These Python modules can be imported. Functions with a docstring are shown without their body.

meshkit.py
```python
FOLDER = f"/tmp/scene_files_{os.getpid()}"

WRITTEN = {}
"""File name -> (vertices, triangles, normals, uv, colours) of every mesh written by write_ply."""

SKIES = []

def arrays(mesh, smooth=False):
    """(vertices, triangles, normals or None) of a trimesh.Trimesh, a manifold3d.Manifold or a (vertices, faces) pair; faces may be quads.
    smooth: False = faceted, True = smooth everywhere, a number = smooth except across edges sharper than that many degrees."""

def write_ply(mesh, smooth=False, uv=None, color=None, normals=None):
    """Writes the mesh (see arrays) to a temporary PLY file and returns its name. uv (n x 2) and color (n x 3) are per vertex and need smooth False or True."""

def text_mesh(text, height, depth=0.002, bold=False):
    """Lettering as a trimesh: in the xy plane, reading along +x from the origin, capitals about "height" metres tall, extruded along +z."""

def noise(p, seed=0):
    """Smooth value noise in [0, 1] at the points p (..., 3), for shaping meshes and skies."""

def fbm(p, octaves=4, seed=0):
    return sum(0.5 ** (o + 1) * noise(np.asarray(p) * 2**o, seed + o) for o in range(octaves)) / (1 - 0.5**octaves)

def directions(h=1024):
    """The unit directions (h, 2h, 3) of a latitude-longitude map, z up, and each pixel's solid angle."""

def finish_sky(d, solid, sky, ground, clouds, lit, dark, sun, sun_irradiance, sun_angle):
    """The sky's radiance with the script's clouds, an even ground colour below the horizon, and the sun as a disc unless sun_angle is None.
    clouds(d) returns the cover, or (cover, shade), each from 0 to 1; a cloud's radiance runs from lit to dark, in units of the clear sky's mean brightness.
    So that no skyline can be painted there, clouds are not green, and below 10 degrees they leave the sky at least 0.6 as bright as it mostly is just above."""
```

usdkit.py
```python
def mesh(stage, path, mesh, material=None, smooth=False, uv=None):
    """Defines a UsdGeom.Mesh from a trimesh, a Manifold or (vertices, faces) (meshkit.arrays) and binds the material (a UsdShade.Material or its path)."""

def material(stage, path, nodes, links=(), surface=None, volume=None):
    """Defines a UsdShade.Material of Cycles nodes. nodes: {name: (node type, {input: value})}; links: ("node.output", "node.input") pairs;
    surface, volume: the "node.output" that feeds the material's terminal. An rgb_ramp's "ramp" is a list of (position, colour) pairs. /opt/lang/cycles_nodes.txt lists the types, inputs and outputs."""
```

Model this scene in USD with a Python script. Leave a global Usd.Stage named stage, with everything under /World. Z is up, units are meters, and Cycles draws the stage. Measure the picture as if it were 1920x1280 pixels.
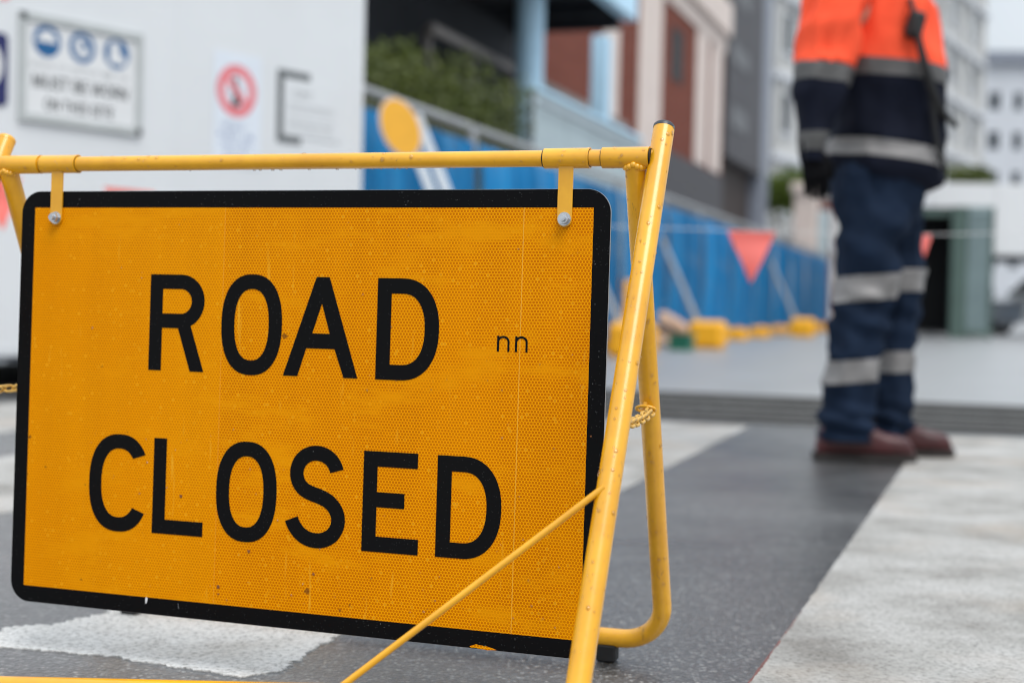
import math
import numpy as np
import trimesh
import shapely
from shapely.geometry import Polygon, Point, LineString, box as sbox
from shapely import affinity
from scipy.interpolate import CubicSpline
import manifold3d as m3
import meshkit
import usdkit
from pxr import Usd, UsdGeom, UsdLux, UsdShade, Gf, Sdf

# ------------------------------------------------------------------ stage, camera, sky, sun
stage = Usd.Stage.CreateInMemory()
UsdGeom.SetStageUpAxis(stage, UsdGeom.Tokens.z)
UsdGeom.SetStageMetersPerUnit(stage, 1.0)
UsdGeom.Xform.Define(stage, '/World')
UsdGeom.Scope.Define(stage, '/World/Looks')
rng = np.random.default_rng(11)
PI = math.pi
V = lambda *a: np.array(a, float)

FPX, EYE_H, PITCH, ROLL = 2667.0, 0.53, 0.027, 0.0225
EXPOSURE = 0.62
cp, sp, cr, sr = math.cos(PITCH), math.sin(PITCH), math.cos(ROLL), math.sin(ROLL)
FWD, _U, _R = V(0, cp, -sp), V(0, sp, cp), V(1, 0, 0)
RIGHT, UP = cr * _R + sr * _U, -sr * _R + cr * _U
EYE = V(0, 0, EYE_H)
cam = UsdGeom.Camera.Define(stage, '/World/camera')
cam.AddTransformOp().Set(Gf.Matrix4d(*RIGHT, 0, *UP, 0, *(-FWD), 0, *EYE, 1))
cam.CreateHorizontalApertureAttr(36.0)
cam.CreateVerticalApertureAttr(24.0)
cam.CreateFocalLengthAttr(FPX / 1920 * 36)
cam.CreateFStopAttr(2.7)
cam.CreateFocusDistanceAttr(1.80)
cam.CreateClippingRangeAttr(Gf.Vec2f(0.05, 5000))
cam.CreateExposureAttr(EXPOSURE)

SUN_EL, SUN_AZ = math.radians(62), math.radians(150)      # azimuth as atan2(x, y)
sky_mat = usdkit.material(stage, '/World/Looks/overcast_sky', {
    'sky': ('sky_texture', {'sky_type': 'single_scattering', 'sun_disc': False, 'sun_elevation': SUN_EL, 'sun_rotation': SUN_AZ,
                            'air_density': 1.0, 'aerosol_density': 2.0, 'ozone_density': 1.0}),
    'co': ('texture_coordinate', {}),
    'nz': ('noise_texture', {'scale': 2.2, 'detail': 5, 'roughness': 0.55}),
    'rmp': ('rgb_ramp', {'ramp': [(0.3, (6.2, 6.9, 7.5)), (0.7, (8.3, 8.8, 9.2))]}),
    'sz': ('separate_xyz', {}),
    'el': ('map_range', {'from_min': 0.0, 'from_max': 1.0, 'to_min': 0.62, 'to_max': 1.40, 'clamp': True}),
    'sc': ('vector_math', {'math_type': 'scale'}),
    'mx': ('mix_color', {'fac': 0.88, 'use_clamp': False}),
    'bg': ('background_shader', {'strength': 0.09})},
    [('co.generated', 'nz.vector'), ('nz.fac', 'rmp.fac'), ('sky.color', 'mx.a'), ('co.generated', 'sz.vector'), ('sz.z', 'el.value'), ('el.result', 'sc.scale'), ('rmp.color', 'sc.vector1'), ('sc.vector', 'mx.b'), ('mx.result', 'bg.color')],
    surface='bg.background')
dome = UsdLux.DomeLight.Define(stage, '/World/sky')
UsdShade.MaterialBindingAPI.Apply(dome.GetPrim()).Bind(sky_mat)
dome.GetPrim().SetCustomDataByKey('kind', 'structure')
sun = UsdLux.DistantLight.Define(stage, '/World/sun')
sun.CreateNormalizeAttr(True)
sun.CreateIntensityAttr(0.4)
sun.CreateAngleAttr(35.0)
sun.CreateColorAttr(Gf.Vec3f(1.0, 0.97, 0.93))
sd = V(math.sin(SUN_AZ) * math.cos(SUN_EL), math.cos(SUN_AZ) * math.cos(SUN_EL), math.sin(SUN_EL))
zx = sd
xx = np.cross(V(0, 0, 1), zx); xx /= np.linalg.norm(xx)
yx = np.cross(zx, xx)
sun.AddTransformOp().Set(Gf.Matrix4d(*xx, 0, *yx, 0, *zx, 0, 0, 0, 0, 1))

# ------------------------------------------------------------------ frames of reference (the street's axis is turned 18.7 degrees)
YAW = 0.3257
E_, N_, O_ = V(math.cos(YAW), -math.sin(YAW), 0), V(math.sin(YAW), math.cos(YAW), 0), V(-0.3011, 1.9563, 0)
YAWD = -math.degrees(YAW)
uvw = lambda u, v, w=0.0: O_ + E_ * u + N_ * v + V(0, 0, w)


def ray(px, py):
    return FWD + RIGHT * ((px - 960) / FPX) - UP * ((py - 640) / FPX)


def at(px, py, Y):
    r = ray(px, py)
    return EYE + r * (Y / r[1])


def ground(px, py, z=0.0):
    r = ray(px, py)
    return EYE + r * ((z - EYE_H) / r[2])


def on_u(px, py, u):
    """(v, w) of the point seen there on the vertical plane parallel to the street at offset u."""
    r = ray(px, py)
    q = EYE + r * (((O_ - EYE) @ E_ + u) / (r @ E_)) - O_
    return q @ N_, q[2]


# ------------------------------------------------------------------ helpers: meshes
cat = trimesh.util.concatenate


def bx(x0, x1, y0, y1, z0, z1, b=0.0):
    """A box between the given bounds; b chamfers all edges."""
    if b <= 0:
        m = trimesh.creation.box([x1 - x0, y1 - y0, z1 - z0])
        m.apply_translation([(x0 + x1) / 2, (y0 + y1) / 2, (z0 + z1) / 2])
        return m
    h = np.array([x1 - x0, y1 - y0, z1 - z0]) / 2
    b = min(b, *(h * 0.9))
    pts = []
    for sx in (-1, 1):
        for sy in (-1, 1):
            for sz in (-1, 1):
                for k in range(3):
                    d = np.full(3, b); d[k] = 0
                    pts.append((h - d) * [sx, sy, sz])
    m = trimesh.convex.convex_hull(np.array(pts))
    m.apply_translation([(x0 + x1) / 2, (y0 + y1) / 2, (z0 + z1) / 2])
    return m


def tube(path, r, n=14, closed=False, caps=True):
    p = np.asarray(path, float)
    if closed:
        t = np.roll(p, -1, 0) - np.roll(p, 1, 0)
    else:
        t = np.gradient(p, axis=0)
    t /= np.linalg.norm(t, axis=1, keepdims=True)
    a = np.cross(t[0], [0, 0, 1.0] if abs(t[0][2]) < 0.9 else [1.0, 0, 0])
    a /= np.linalg.norm(a)
    A = []
    for k in range(len(p)):
        a = a - t[k] * (a @ t[k]); a /= np.linalg.norm(a)
        A.append(a)
    A = np.array(A); B = np.cross(t, A)
    ang = np.arange(n) * 2 * PI / n
    rr = np.broadcast_to(r, (len(p),))
    v = (p[:, None] + rr[:, None, None] * (np.cos(ang)[None, :, None] * A[:, None] + np.sin(ang)[None, :, None] * B[:, None])).reshape(-1, 3)
    f, m = [], len(p)
    for i in range(m if closed else m - 1):
        i2 = (i + 1) % m
        for j in range(n):
            j2 = (j + 1) % n
            f += [[i * n + j, i2 * n + j2, i * n + j2], [i * n + j, i2 * n + j, i2 * n + j2]]
    if caps and not closed:
        v = np.vstack([v, p[0], p[-1]])
        c0, c1 = len(v) - 2, len(v) - 1
        for j in range(n):
            j2 = (j + 1) % n
            f += [[c0, j, j2], [c1, (m - 1) * n + j2, (m - 1) * n + j]]
    mm = trimesh.Trimesh(v, f, process=False)
    if mm.volume < 0:
        mm.invert()
    return mm


def fillet(pts, r, k=8):
    pts = [np.asarray(p, float) for p in pts]
    out = [pts[0]]
    for i in range(1, len(pts) - 1):
        a, b, c = pts[i - 1], pts[i], pts[i + 1]
        d1, d2 = (a - b) / np.linalg.norm(a - b), (c - b) / np.linalg.norm(c - b)
        half = math.acos(np.clip(d1 @ d2, -1, 1)) / 2
        L = r / math.tan(half)
        p0, p1 = b + d1 * L, b + d2 * L
        cen = b + (d1 + d2) / np.linalg.norm(d1 + d2) * r / math.sin(half)
        u0, u1 = p0 - cen, p1 - cen
        tot = math.acos(np.clip(u0 @ u1 / r / r, -1, 1))
        for q in np.linspace(0, 1, k):
            out.append(cen + (math.sin((1 - q) * tot) * u0 + math.sin(q * tot) * u1) / math.sin(tot))
    out.append(pts[-1])
    return np.array(out)


def seg(a, b, r, n=14):
    return tube(np.array([a, b]), r, n)


def ext(shape, depth):
    gs = [g for g in getattr(shape, 'geoms', [shape]) if g.geom_type == 'Polygon' and g.area > 0]
    return cat([trimesh.creation.extrude_polygon(g, depth, engine='earcut') for g in gs])


def upright(m, y=0.0):
    """A flat extrusion made in (x, height) stood up, its front facing -y at y."""
    T = np.array([[1, 0, 0, 0], [0, 0, -1, y], [0, 1, 0, 0], [0, 0, 0, 1.0]])
    m = m.copy(); m.apply_transform(T)
    return m


def lay(shape, depth, y):
    """Shapely shape given in (s, down t) as a plate standing in the xz plane, back at y, front at y - depth."""
    g = affinity.scale(shape, 1, -1, origin=(0, 0))
    return upright(ext(g, depth), y)


def rrect(x0, x1, y0, y1, r, q=8):
    return sbox(x0 + r, y0 + r, x1 - r, y1 - r).buffer(r, quad_segs=q)


def sellipse(cx, cy, a, b, e=2.3, n=72):
    t = np.arange(n) * 2 * PI / n
    c, s = np.cos(t), np.sin(t)
    return Polygon(np.stack([cx + a * np.sign(c) * abs(c) ** (2 / e), cy + b * np.sign(s) * abs(s) ** (2 / e)], 1))


def loft(rings, caps=True):
    """Rings (k, n, 3) skinned into a closed surface."""
    rings = np.asarray(rings, float)
    k, n = rings.shape[:2]
    v = rings.reshape(-1, 3)
    i, j = np.meshgrid(np.arange(k - 1), np.arange(n), indexing='ij')
    a, b, c, d = i * n + j, i * n + (j + 1) % n, (i + 1) * n + (j + 1) % n, (i + 1) * n + j
    f = np.vstack([np.stack([a, b, c], -1).reshape(-1, 3), np.stack([a, c, d], -1).reshape(-1, 3)])
    if caps:
        v = np.vstack([v, rings[0].mean(0), rings[-1].mean(0)])
        c0, c1 = len(v) - 2, len(v) - 1
        jj = np.arange(n); j2 = (jj + 1) % n
        f = np.vstack([f, np.stack([np.full(n, c0), j2, jj], -1), np.stack([np.full(n, c1), (k - 1) * n + jj, (k - 1) * n + j2], -1)])
    m = trimesh.Trimesh(v, f, process=False)
    if m.volume < 0:
        m.invert()
    return m


def bones(joints, links, length=0.012, smooth=6):
    """One continuous body: hulls of joint spheres joined, refined and smoothed."""
    parts = []
    for a, b in links:
        s = [m3.Manifold.sphere(joints[q][1], 20).translate(list(map(float, joints[q][0]))) for q in (a, b)]
        parts.append(m3.Manifold.batch_hull(s))
    man = m3.Manifold.batch_boolean(parts, m3.OpType.Add).refine_to_length(length)
    mm = man.to_mesh()
    t = trimesh.Trimesh(mm.vert_properties[:, :3], mm.tri_verts, process=True)
    trimesh.smoothing.filter_taubin(t, iterations=smooth)
    return t


# ------------------------------------------------------------------ helpers: prims
_used = {}


def numbered(path):
    k = _used.get(path, -1) + 1
    _used[path] = k
    return path if k == 0 else f'{path}_{k:03d}'


def tag(prim, label=None, category=None, group=None, kind=None):
    prim = prim.GetPrim() if hasattr(prim, 'GetPrim') else prim
    for k, v in (('label', label), ('category', category), ('group', group), ('kind', kind)):
        if v:
            prim.SetCustomDataByKey(k, v)
    return prim


def thing(name, label, category, loc=(0, 0, 0), rotz=0.0, group=None):
    x = UsdGeom.Xform.Define(stage, numbered('/World/' + name))
    x.AddTranslateOp().Set(Gf.Vec3d(*map(float, loc)))
    if rotz:
        x.AddRotateZOp().Set(float(rotz))
    return tag(x, label, category, group)


def obj(name, mesh, mat, parent=None, smooth=False, label=None, kind=None):
    base = str(parent.GetPath()) if parent is not None else '/World'
    m = usdkit.mesh(stage, numbered(f'{base}/{name}'), mesh, mat, smooth=smooth)
    return tag(m, label=label, kind=kind)


def struct(name, mesh, mat, smooth=False, label=None):
    p = obj(name, mesh, mat, smooth=smooth, kind='structure', label=label)
    return p


def dup(src, loc, rotz, label, group=None):
    was = src.GetCustomData()
    x = UsdGeom.Xform.Define(stage, numbered('/World/' + src.GetName()))
    x.GetPrim().GetReferences().AddInternalReference(src.GetPath())
    x.ClearXformOpOrder()
    x.AddTranslateOp().Set(Gf.Vec3d(*map(float, loc)))
    x.AddRotateZOp().Set(float(rotz))
    x.GetPrim().SetInstanceable(True)
    return tag(x, label, was['category'], group or was.get('group'))


# ------------------------------------------------------------------ materials
def mat(name, nodes, links, surface='p.BSDF'):
    return usdkit.material(stage, '/World/Looks/' + name, nodes, links, surface=surface)


def plain(name, color, rough=0.5, var=0.12, scale=6.0, bump=0.0, bscale=60.0, **kw):
    """A plain surface with slight mottling so nothing is dead flat."""
    c = np.array(color, float)
    nodes = {'co': ('texture_coordinate', {}),
             'n': ('noise_texture', {'scale': scale, 'detail': 5, 'roughness': 0.6}),
             'r': ('rgb_ramp', {'ramp': [(0.3, c * (1 - var)), (0.7, np.minimum(c * (1 + var), 1))]}),
             'p': ('principled_bsdf', {'roughness': rough, **kw})}
    links = [('co.object', 'n.vector'), ('n.fac', 'r.fac'), ('r.color', 'p.base_color')]
    if bump:
        nodes['bn'] = ('noise_texture', {'scale': bscale, 'detail': 4})
        nodes['b'] = ('bump', {'strength': 0.6, 'distance': bump})
        links += [('co.object', 'bn.vector'), ('bn.fac', 'b.height'), ('b.normal', 'p.normal')]
    return mat(name, nodes, links)


M = {}
# yellow powder coat with chips, grime and scuffs
M['yellow'] = mat('yellow_powder_coat', {
    'co': ('texture_coordinate', {}),
    'n': ('noise_texture', {'scale': 9, 'detail': 6, 'roughness': 0.65}),
    'r': ('rgb_ramp', {'ramp': [(0.3, (0.68, 0.305, 0.002)), (0.6, (0.82, 0.400, 0.006)), (0.75, (0.86, 0.445, 0.018))]}),
    'n2': ('noise_texture', {'scale': 70, 'detail': 4, 'roughness': 0.6}),
    'r2': ('rgb_ramp', {'ramp': [(0.245, (1, 1, 1)), (0.275, (0, 0, 0))]}),
    'mx': ('mix_color', {'b': (0.30, 0.15, 0.03)}),
    'mps': ('mapping', {'scale': (60, 60, 9)}),
    'ns': ('noise_texture', {'scale': 1.0, 'detail': 5, 'roughness': 0.7}),
    'rs': ('rgb_ramp', {'ramp': [(0.66, (0, 0, 0)), (0.74, (0.55, 0.55, 0.55))]}),
    'ms': ('mix_color', {'b': (0.20, 0.11, 0.03)}),
    'bn': ('noise_texture', {'scale': 160, 'detail': 3}),
    'b': ('bump', {'strength': 0.25, 'distance': 0.0006}),
    'p': ('principled_bsdf', {'roughness': 0.34, 'coat_weight': 0.6, 'coat_roughness': 0.2})},
    [('co.object', 'n.vector'), ('co.object', 'n2.vector'), ('co.object', 'bn.vector'), ('n.fac', 'r.fac'), ('n2.fac', 'r2.fac'), ('r.color', 'mx.a'), ('r2.color', 'mx.fac'),
     ('co.object', 'mps.vector'), ('mps.vector', 'ns.vector'), ('ns.fac', 'rs.fac'), ('mx.result', 'ms.a'), ('rs.color', 'ms.fac'), ('ms.result', 'p.base_color'), ('bn.fac', 'b.height'), ('b.normal', 'p.normal')])
M['chain'] = plain('worn_yellow_chain', (0.62, 0.36, 0.07), 0.38, 0.2, 150, 0.0004, 300)
M['rubber'] = plain('black_rubber', (0.005, 0.005, 0.0055), 0.6, 0.3, 40, 0.0005, 200)
M['cap'] = plain('grey_black_plastic_cap', (0.03, 0.035, 0.045), 0.35, 0.2, 60)
M['zinc'] = plain('zinc_plated_steel', (0.62, 0.63, 0.65), 0.28, 0.15, 120, 0.0003, 400, metallic=1.0)
M['alu'] = plain('brushed_aluminium', (0.55, 0.56, 0.57), 0.4, 0.1, 30, metallic=0.8)
M['drop'] = mat('water_drop', {
    't': ('transparent_bsdf', {'color': (0.98, 0.98, 0.98)}), 'gl': ('glossy_bsdf', {'color': (1, 1, 1), 'roughness': 0.03}), 'fr': ('fresnel', {'IOR': 1.46}),
    'm': ('mix_closure', {})}, [('fr.fac', 'm.fac'), ('t.BSDF', 'm.closure1'), ('gl.BSDF', 'm.closure2')], surface='m.closure')


def black_film(name, col):
    return mat(name, {
        'co': ('texture_coordinate', {}),
        'v': ('voronoi_texture', {'scale': 210, 'feature': 'f1'}),
        'n': ('noise_texture', {'scale': 14, 'detail': 5, 'roughness': 0.7}),
        'm': ('math', {'math_type': 'multiply'}),
        'r': ('rgb_ramp', {'ramp': [(0.0, (0.07, 0.07, 0.07)), (0.045, (0.03, 0.03, 0.03)), (0.06, col)]}),
        'rr': ('rgb_ramp', {'ramp': [(0.3, (0.24, 0.24, 0.24)), (0.7, (0.4, 0.4, 0.4))]}),
        'p': ('principled_bsdf', {'specular_ior_level': 0.05})},
        [('co.object', 'v.vector'), ('co.object', 'n.vector'), ('v.distance', 'm.value1'), ('n.fac', 'm.value2'), ('m.value', 'r.fac'), ('r.color', 'p.base_color'),
         ('n.fac', 'rr.fac'), ('rr.color', 'p.roughness')])


M['border'] = black_film('black_border_film', (0.0055, 0.0055, 0.006))
M['letter'] = black_film('black_letter_film', (0.0065, 0.0065, 0.007))


def hex_sheet():
    """Honeycomb reflective sheeting: hexagon cells 4.4 mm across, pale ridges between them, seams of the sheets, scratches and scuffs."""
    pitch, r3 = 0.0044, math.sqrt(3)
    nd = {'co': ('texture_coordinate', {}), 'x': ('separate_xyz', {}),
          'u': ('math', {'math_type': 'multiply_add', 'value2': 1 / pitch, 'value3': 300.0}),
          'v': ('math', {'math_type': 'multiply_add', 'value2': 1 / pitch, 'value3': 300.0}),
          'p0': ('combine_xyz', {'z': 0.0}),
          'ma': ('vector_math', {'math_type': 'modulo', 'vector2': (1, r3, 1)}),
          'a': ('vector_math', {'math_type': 'subtract', 'vector2': (0.5, r3 / 2, 0)}),
          'sh': ('vector_math', {'math_type': 'add', 'vector2': (0.5, r3 / 2, 0)}),
          'mb': ('vector_math', {'math_type': 'modulo', 'vector2': (1, r3, 1)}),
          'b': ('vector_math', {'math_type': 'subtract', 'vector2': (0.5, r3 / 2, 0)}),
          'la': ('vector_math', {'math_type': 'length'}), 'lb': ('vector_math', {'math_type': 'length'}),
          'lt': ('math', {'math_type': 'less_than'}),
          'g': ('mix_vector', {}),
          'ab': ('vector_math', {'math_type': 'absolute'}),
          'dt': ('vector_math', {'math_type': 'dot_product', 'vector2': (0.5, r3 / 2, 0)}),
          'sx': ('separate_xyz', {}),
          'hd': ('math', {'math_type': 'maximum'}),
          'rg': ('map_range', {'range_type': 'smoothstep', 'from_min': 0.36, 'from_max': 0.46, 'to_min': 0.0, 'to_max': 1.0, 'clamp': True}),
          'lf': ('map_range', {'from_min': -0.1082, 'from_max': -0.1078, 'to_min': 0.28, 'to_max': 0.0, 'clamp': True}),
          'rgm': ('mix_float', {'b': 0.62}),
          # large soft variation and vertical streaks
          'n': ('noise_texture', {'scale': 5.0, 'detail': 4}),
          'mp': ('mapping', {'scale': (22, 22, 2.0)}),
          'ns': ('noise_texture', {'scale': 1.0, 'detail': 4}),
          'cell': ('rgb_ramp', {'ramp': [(0.3, (0.55, 0.145, 0.0)), (0.7, (0.63, 0.178, 0.0))]}),
          'ridge': ('rgb_ramp', {'ramp': [(0.3, (0.97, 0.395, 0.0)), (0.7, (1.0, 0.435, 0.001))]}),
          # per-cell odd ones
          'wn': ('white_noise_texture', {'dimensions': '3D'}),
          'fl': ('vector_math', {'math_type': 'subtract'}),
          'sn': ('vector_math', {'math_type': 'snap', 'vector2': (0.25, 0.25, 0.25)}),
          'od': ('map_range', {'from_min': 0.965, 'from_max': 1.0, 'to_min': 0.0, 'to_max': 0.5, 'clamp': True}),
          'mc': ('mix_color', {'b': (0.85, 0.40, 0.02)}),
          # scuffs: short bright scratches and rubbed patches that hide the cells
          'mp2': ('mapping', {'rotation': (0, 0.5, 0), 'scale': (70, 1, 7)}),
          'nc': ('noise_texture', {'scale': 1.0, 'detail': 3, 'roughness': 0.55}),
          'sc': ('map_range', {'from_min': 0.66, 'from_max': 0.73, 'to_min': 0.0, 'to_max': 0.8, 'clamp': True}),
          'mp3': ('mapping', {'rotation': (0, -0.75, 0), 'scale': (5, 1, 16)}),
          'nb': ('noise_texture', {'scale': 1.0, 'detail': 5, 'roughness': 0.65}),
          'rb': ('map_range', {'from_min': 0.54, 'from_max': 0.65, 'to_min': 0.0, 'to_max': 0.8, 'clamp': True}),
          'mx': ('mix_color', {}), 'mx1': ('mix_color', {'b': (0.86, 0.40, 0.02)}), 'mx2': ('mix_color', {'b': (0.80, 0.30, 0.001)}),
          # dark grit
          'nd': ('noise_texture', {'scale': 42, 'detail': 2}),
          'dd': ('map_range', {'from_min': 0.765, 'from_max': 0.79, 'to_min': 0.0, 'to_max': 0.7, 'clamp': True}),
          'mx3': ('mix_color', {'b': (0.10, 0.035, 0.01)}),
          'bp': ('bump', {'strength': 0.35, 'distance': 0.0004}),
          'p': ('principled_bsdf', {'roughness': 0.42, 'specular_ior_level': 0.05})}
    lk = [('co.object', 'x.vector'), ('x.x', 'u.value1'), ('x.z', 'v.value1'), ('u.value', 'p0.x'), ('v.value', 'p0.y'),
          ('p0.vector', 'ma.vector1'), ('ma.vector', 'a.vector1'), ('p0.vector', 'sh.vector1'), ('sh.vector', 'mb.vector1'), ('mb.vector', 'b.vector1'),
          ('a.vector', 'la.vector1'), ('b.vector', 'lb.vector1'), ('lb.value', 'lt.value1'), ('la.value', 'lt.value2'),
          ('lt.value', 'g.fac'), ('a.vector', 'g.a'), ('b.vector', 'g.b'), ('g.result', 'ab.vector1'), ('ab.vector', 'dt.vector1'), ('ab.vector', 'sx.vector'),
          ('sx.x', 'hd.value1'), ('dt.value', 'hd.value2'), ('hd.value', 'rg.value'),
          ('co.object', 'n.vector'), ('n.fac', 'ridge.fac'), ('co.object', 'mp.vector'), ('mp.vector', 'ns.vector'), ('ns.fac', 'cell.fac'),
          ('p0.vector', 'fl.vector1'), ('g.result', 'fl.vector2'), ('fl.vector', 'sn.vector1'), ('sn.vector', 'wn.vector'), ('wn.value', 'od.value'),
          ('cell.color', 'mc.a'), ('od.result', 'mc.fac'),
          ('x.x', 'lf.value'), ('lf.result', 'rgm.fac'), ('rg.result', 'rgm.a'), ('rgm.result', 'mx.fac'), ('mc.result', 'mx.a'), ('ridge.color', 'mx.b'),
          ('co.object', 'mp2.vector'), ('mp2.vector', 'nc.vector'), ('nc.fac', 'sc.value'), ('mx.result', 'mx1.a'), ('sc.result', 'mx1.fac'),
          ('co.object', 'mp3.vector'), ('mp3.vector', 'nb.vector'), ('nb.fac', 'rb.value'), ('mx1.result', 'mx2.a'), ('rb.result', 'mx2.fac'),
          ('co.object', 'nd.vector'), ('nd.fac', 'dd.value'), ('mx2.result', 'mx3.a'), ('dd.result', 'mx3.fac'),
          ('mx3.result', 'p.base_color'), ('rg.result', 'bp.height'), ('bp.normal', 'p.normal')]
    return mat('honeycomb_reflective_sheet', nd, lk)


M['face'] = hex_sheet()
M['seam'] = plain('sheet_seam_line', (0.84, 0.40, 0.02), 0.4)

# wet asphalt: dark binder, stones of 3 to 8 mm, damp film
M['asphalt'] = mat('wet_asphalt', {
    'g': ('geometry', {}),
    'v': ('voronoi_texture', {'scale': 150, 'feature': 'f1', 'randomness': 1.0}),
    'v2': ('voronoi_texture', {'scale': 420, 'feature': 'f1'}),
    'n': ('noise_texture', {'scale': 1.1, 'detail': 6, 'roughness': 0.6}),
    'nf': ('noise_texture', {'scale': 115, 'detail': 5, 'roughness': 0.7}),
    'sp': ('separate_color', {}),
    'r': ('rgb_ramp', {'ramp': [(0.0, (0.020, 0.0205, 0.021)), (0.40, (0.075, 0.076, 0.078)), (0.75, (0.150, 0.151, 0.153)), (1.0, (0.40, 0.395, 0.38))]}),
    'pit': ('rgb_ramp', {'ramp': [(0.42, (0.03, 0.03, 0.03)), (0.535, (1, 1, 1))]}),
    'mu': ('mix_color', {'blend_type': 'multiply', 'fac': 1.0}),
    'cv': ('rgb_ramp', {'ramp': [(0.36, (1, 1, 1)), (0.70, (0.12, 0.12, 0.12))]}),
    'mv': ('mix_color', {'blend_type': 'multiply', 'fac': 1.0}),
    'rr': ('rgb_ramp', {'ramp': [(0.35, (0.30, 0.30, 0.30)), (0.65, (0.46, 0.46, 0.46))]}),
    'nw': ('noise_texture', {'scale': 0.75, 'detail': 5, 'roughness': 0.6, 'distortion': 0.6}),
    'wr': ('rgb_ramp', {'ramp': [(0.36, (0.18, 0.18, 0.18)), (0.64, (0.46, 0.46, 0.46))]}),
    'wd': ('rgb_ramp', {'ramp': [(0.34, (0.48, 0.48, 0.48)), (0.6, (1.2, 1.2, 1.2))]}),
    'mw': ('mix_color', {'blend_type': 'multiply', 'fac': 1.0, 'use_clamp': False}),
    'h': ('math', {'math_type': 'multiply_add', 'value2': -0.8}),
    'b': ('bump', {'strength': 0.9, 'distance': 0.006}),
    'cw': ('rgb_ramp', {'ramp': [(0.30, (0.8, 0.8, 0.8)), (0.62, (1, 1, 1))]}),
    'b2': ('bump', {'strength': 0.25, 'distance': 0.003}),
    'p': ('principled_bsdf', {'specular_ior_level': 0.5, 'coat_roughness': 0.30, 'coat_ior': 2.0})},
    [('n.fac', 'cw.fac'), ('cw.color', 'p.coat_weight'), ('h.value', 'b2.height'), ('b2.normal', 'p.coat_normal'), ('g.position', 'v.vector'), ('g.position', 'v2.vector'), ('g.position', 'n.vector'), ('g.position', 'nf.vector'), ('v.color', 'sp.color'), ('sp.r', 'r.fac'),
     ('nf.fac', 'pit.fac'), ('r.color', 'mu.a'), ('pit.color', 'mu.b'), ('g.position', 'nw.vector'), ('nw.fac', 'wr.fac'), ('wr.color', 'p.coat_roughness'), ('nw.fac', 'wd.fac'), ('v.distance', 'cv.fac'), ('mu.result', 'mv.a'), ('cv.color', 'mv.b'), ('mv.result', 'mw.a'), ('wd.color', 'mw.b'), ('mw.result', 'p.base_color'), ('n.fac', 'rr.fac'), ('rr.color', 'p.roughness'),
     ('v.distance', 'h.value1'), ('nf.fac', 'h.value3'), ('h.value', 'b.height'), ('b.normal', 'p.normal')])
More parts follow.
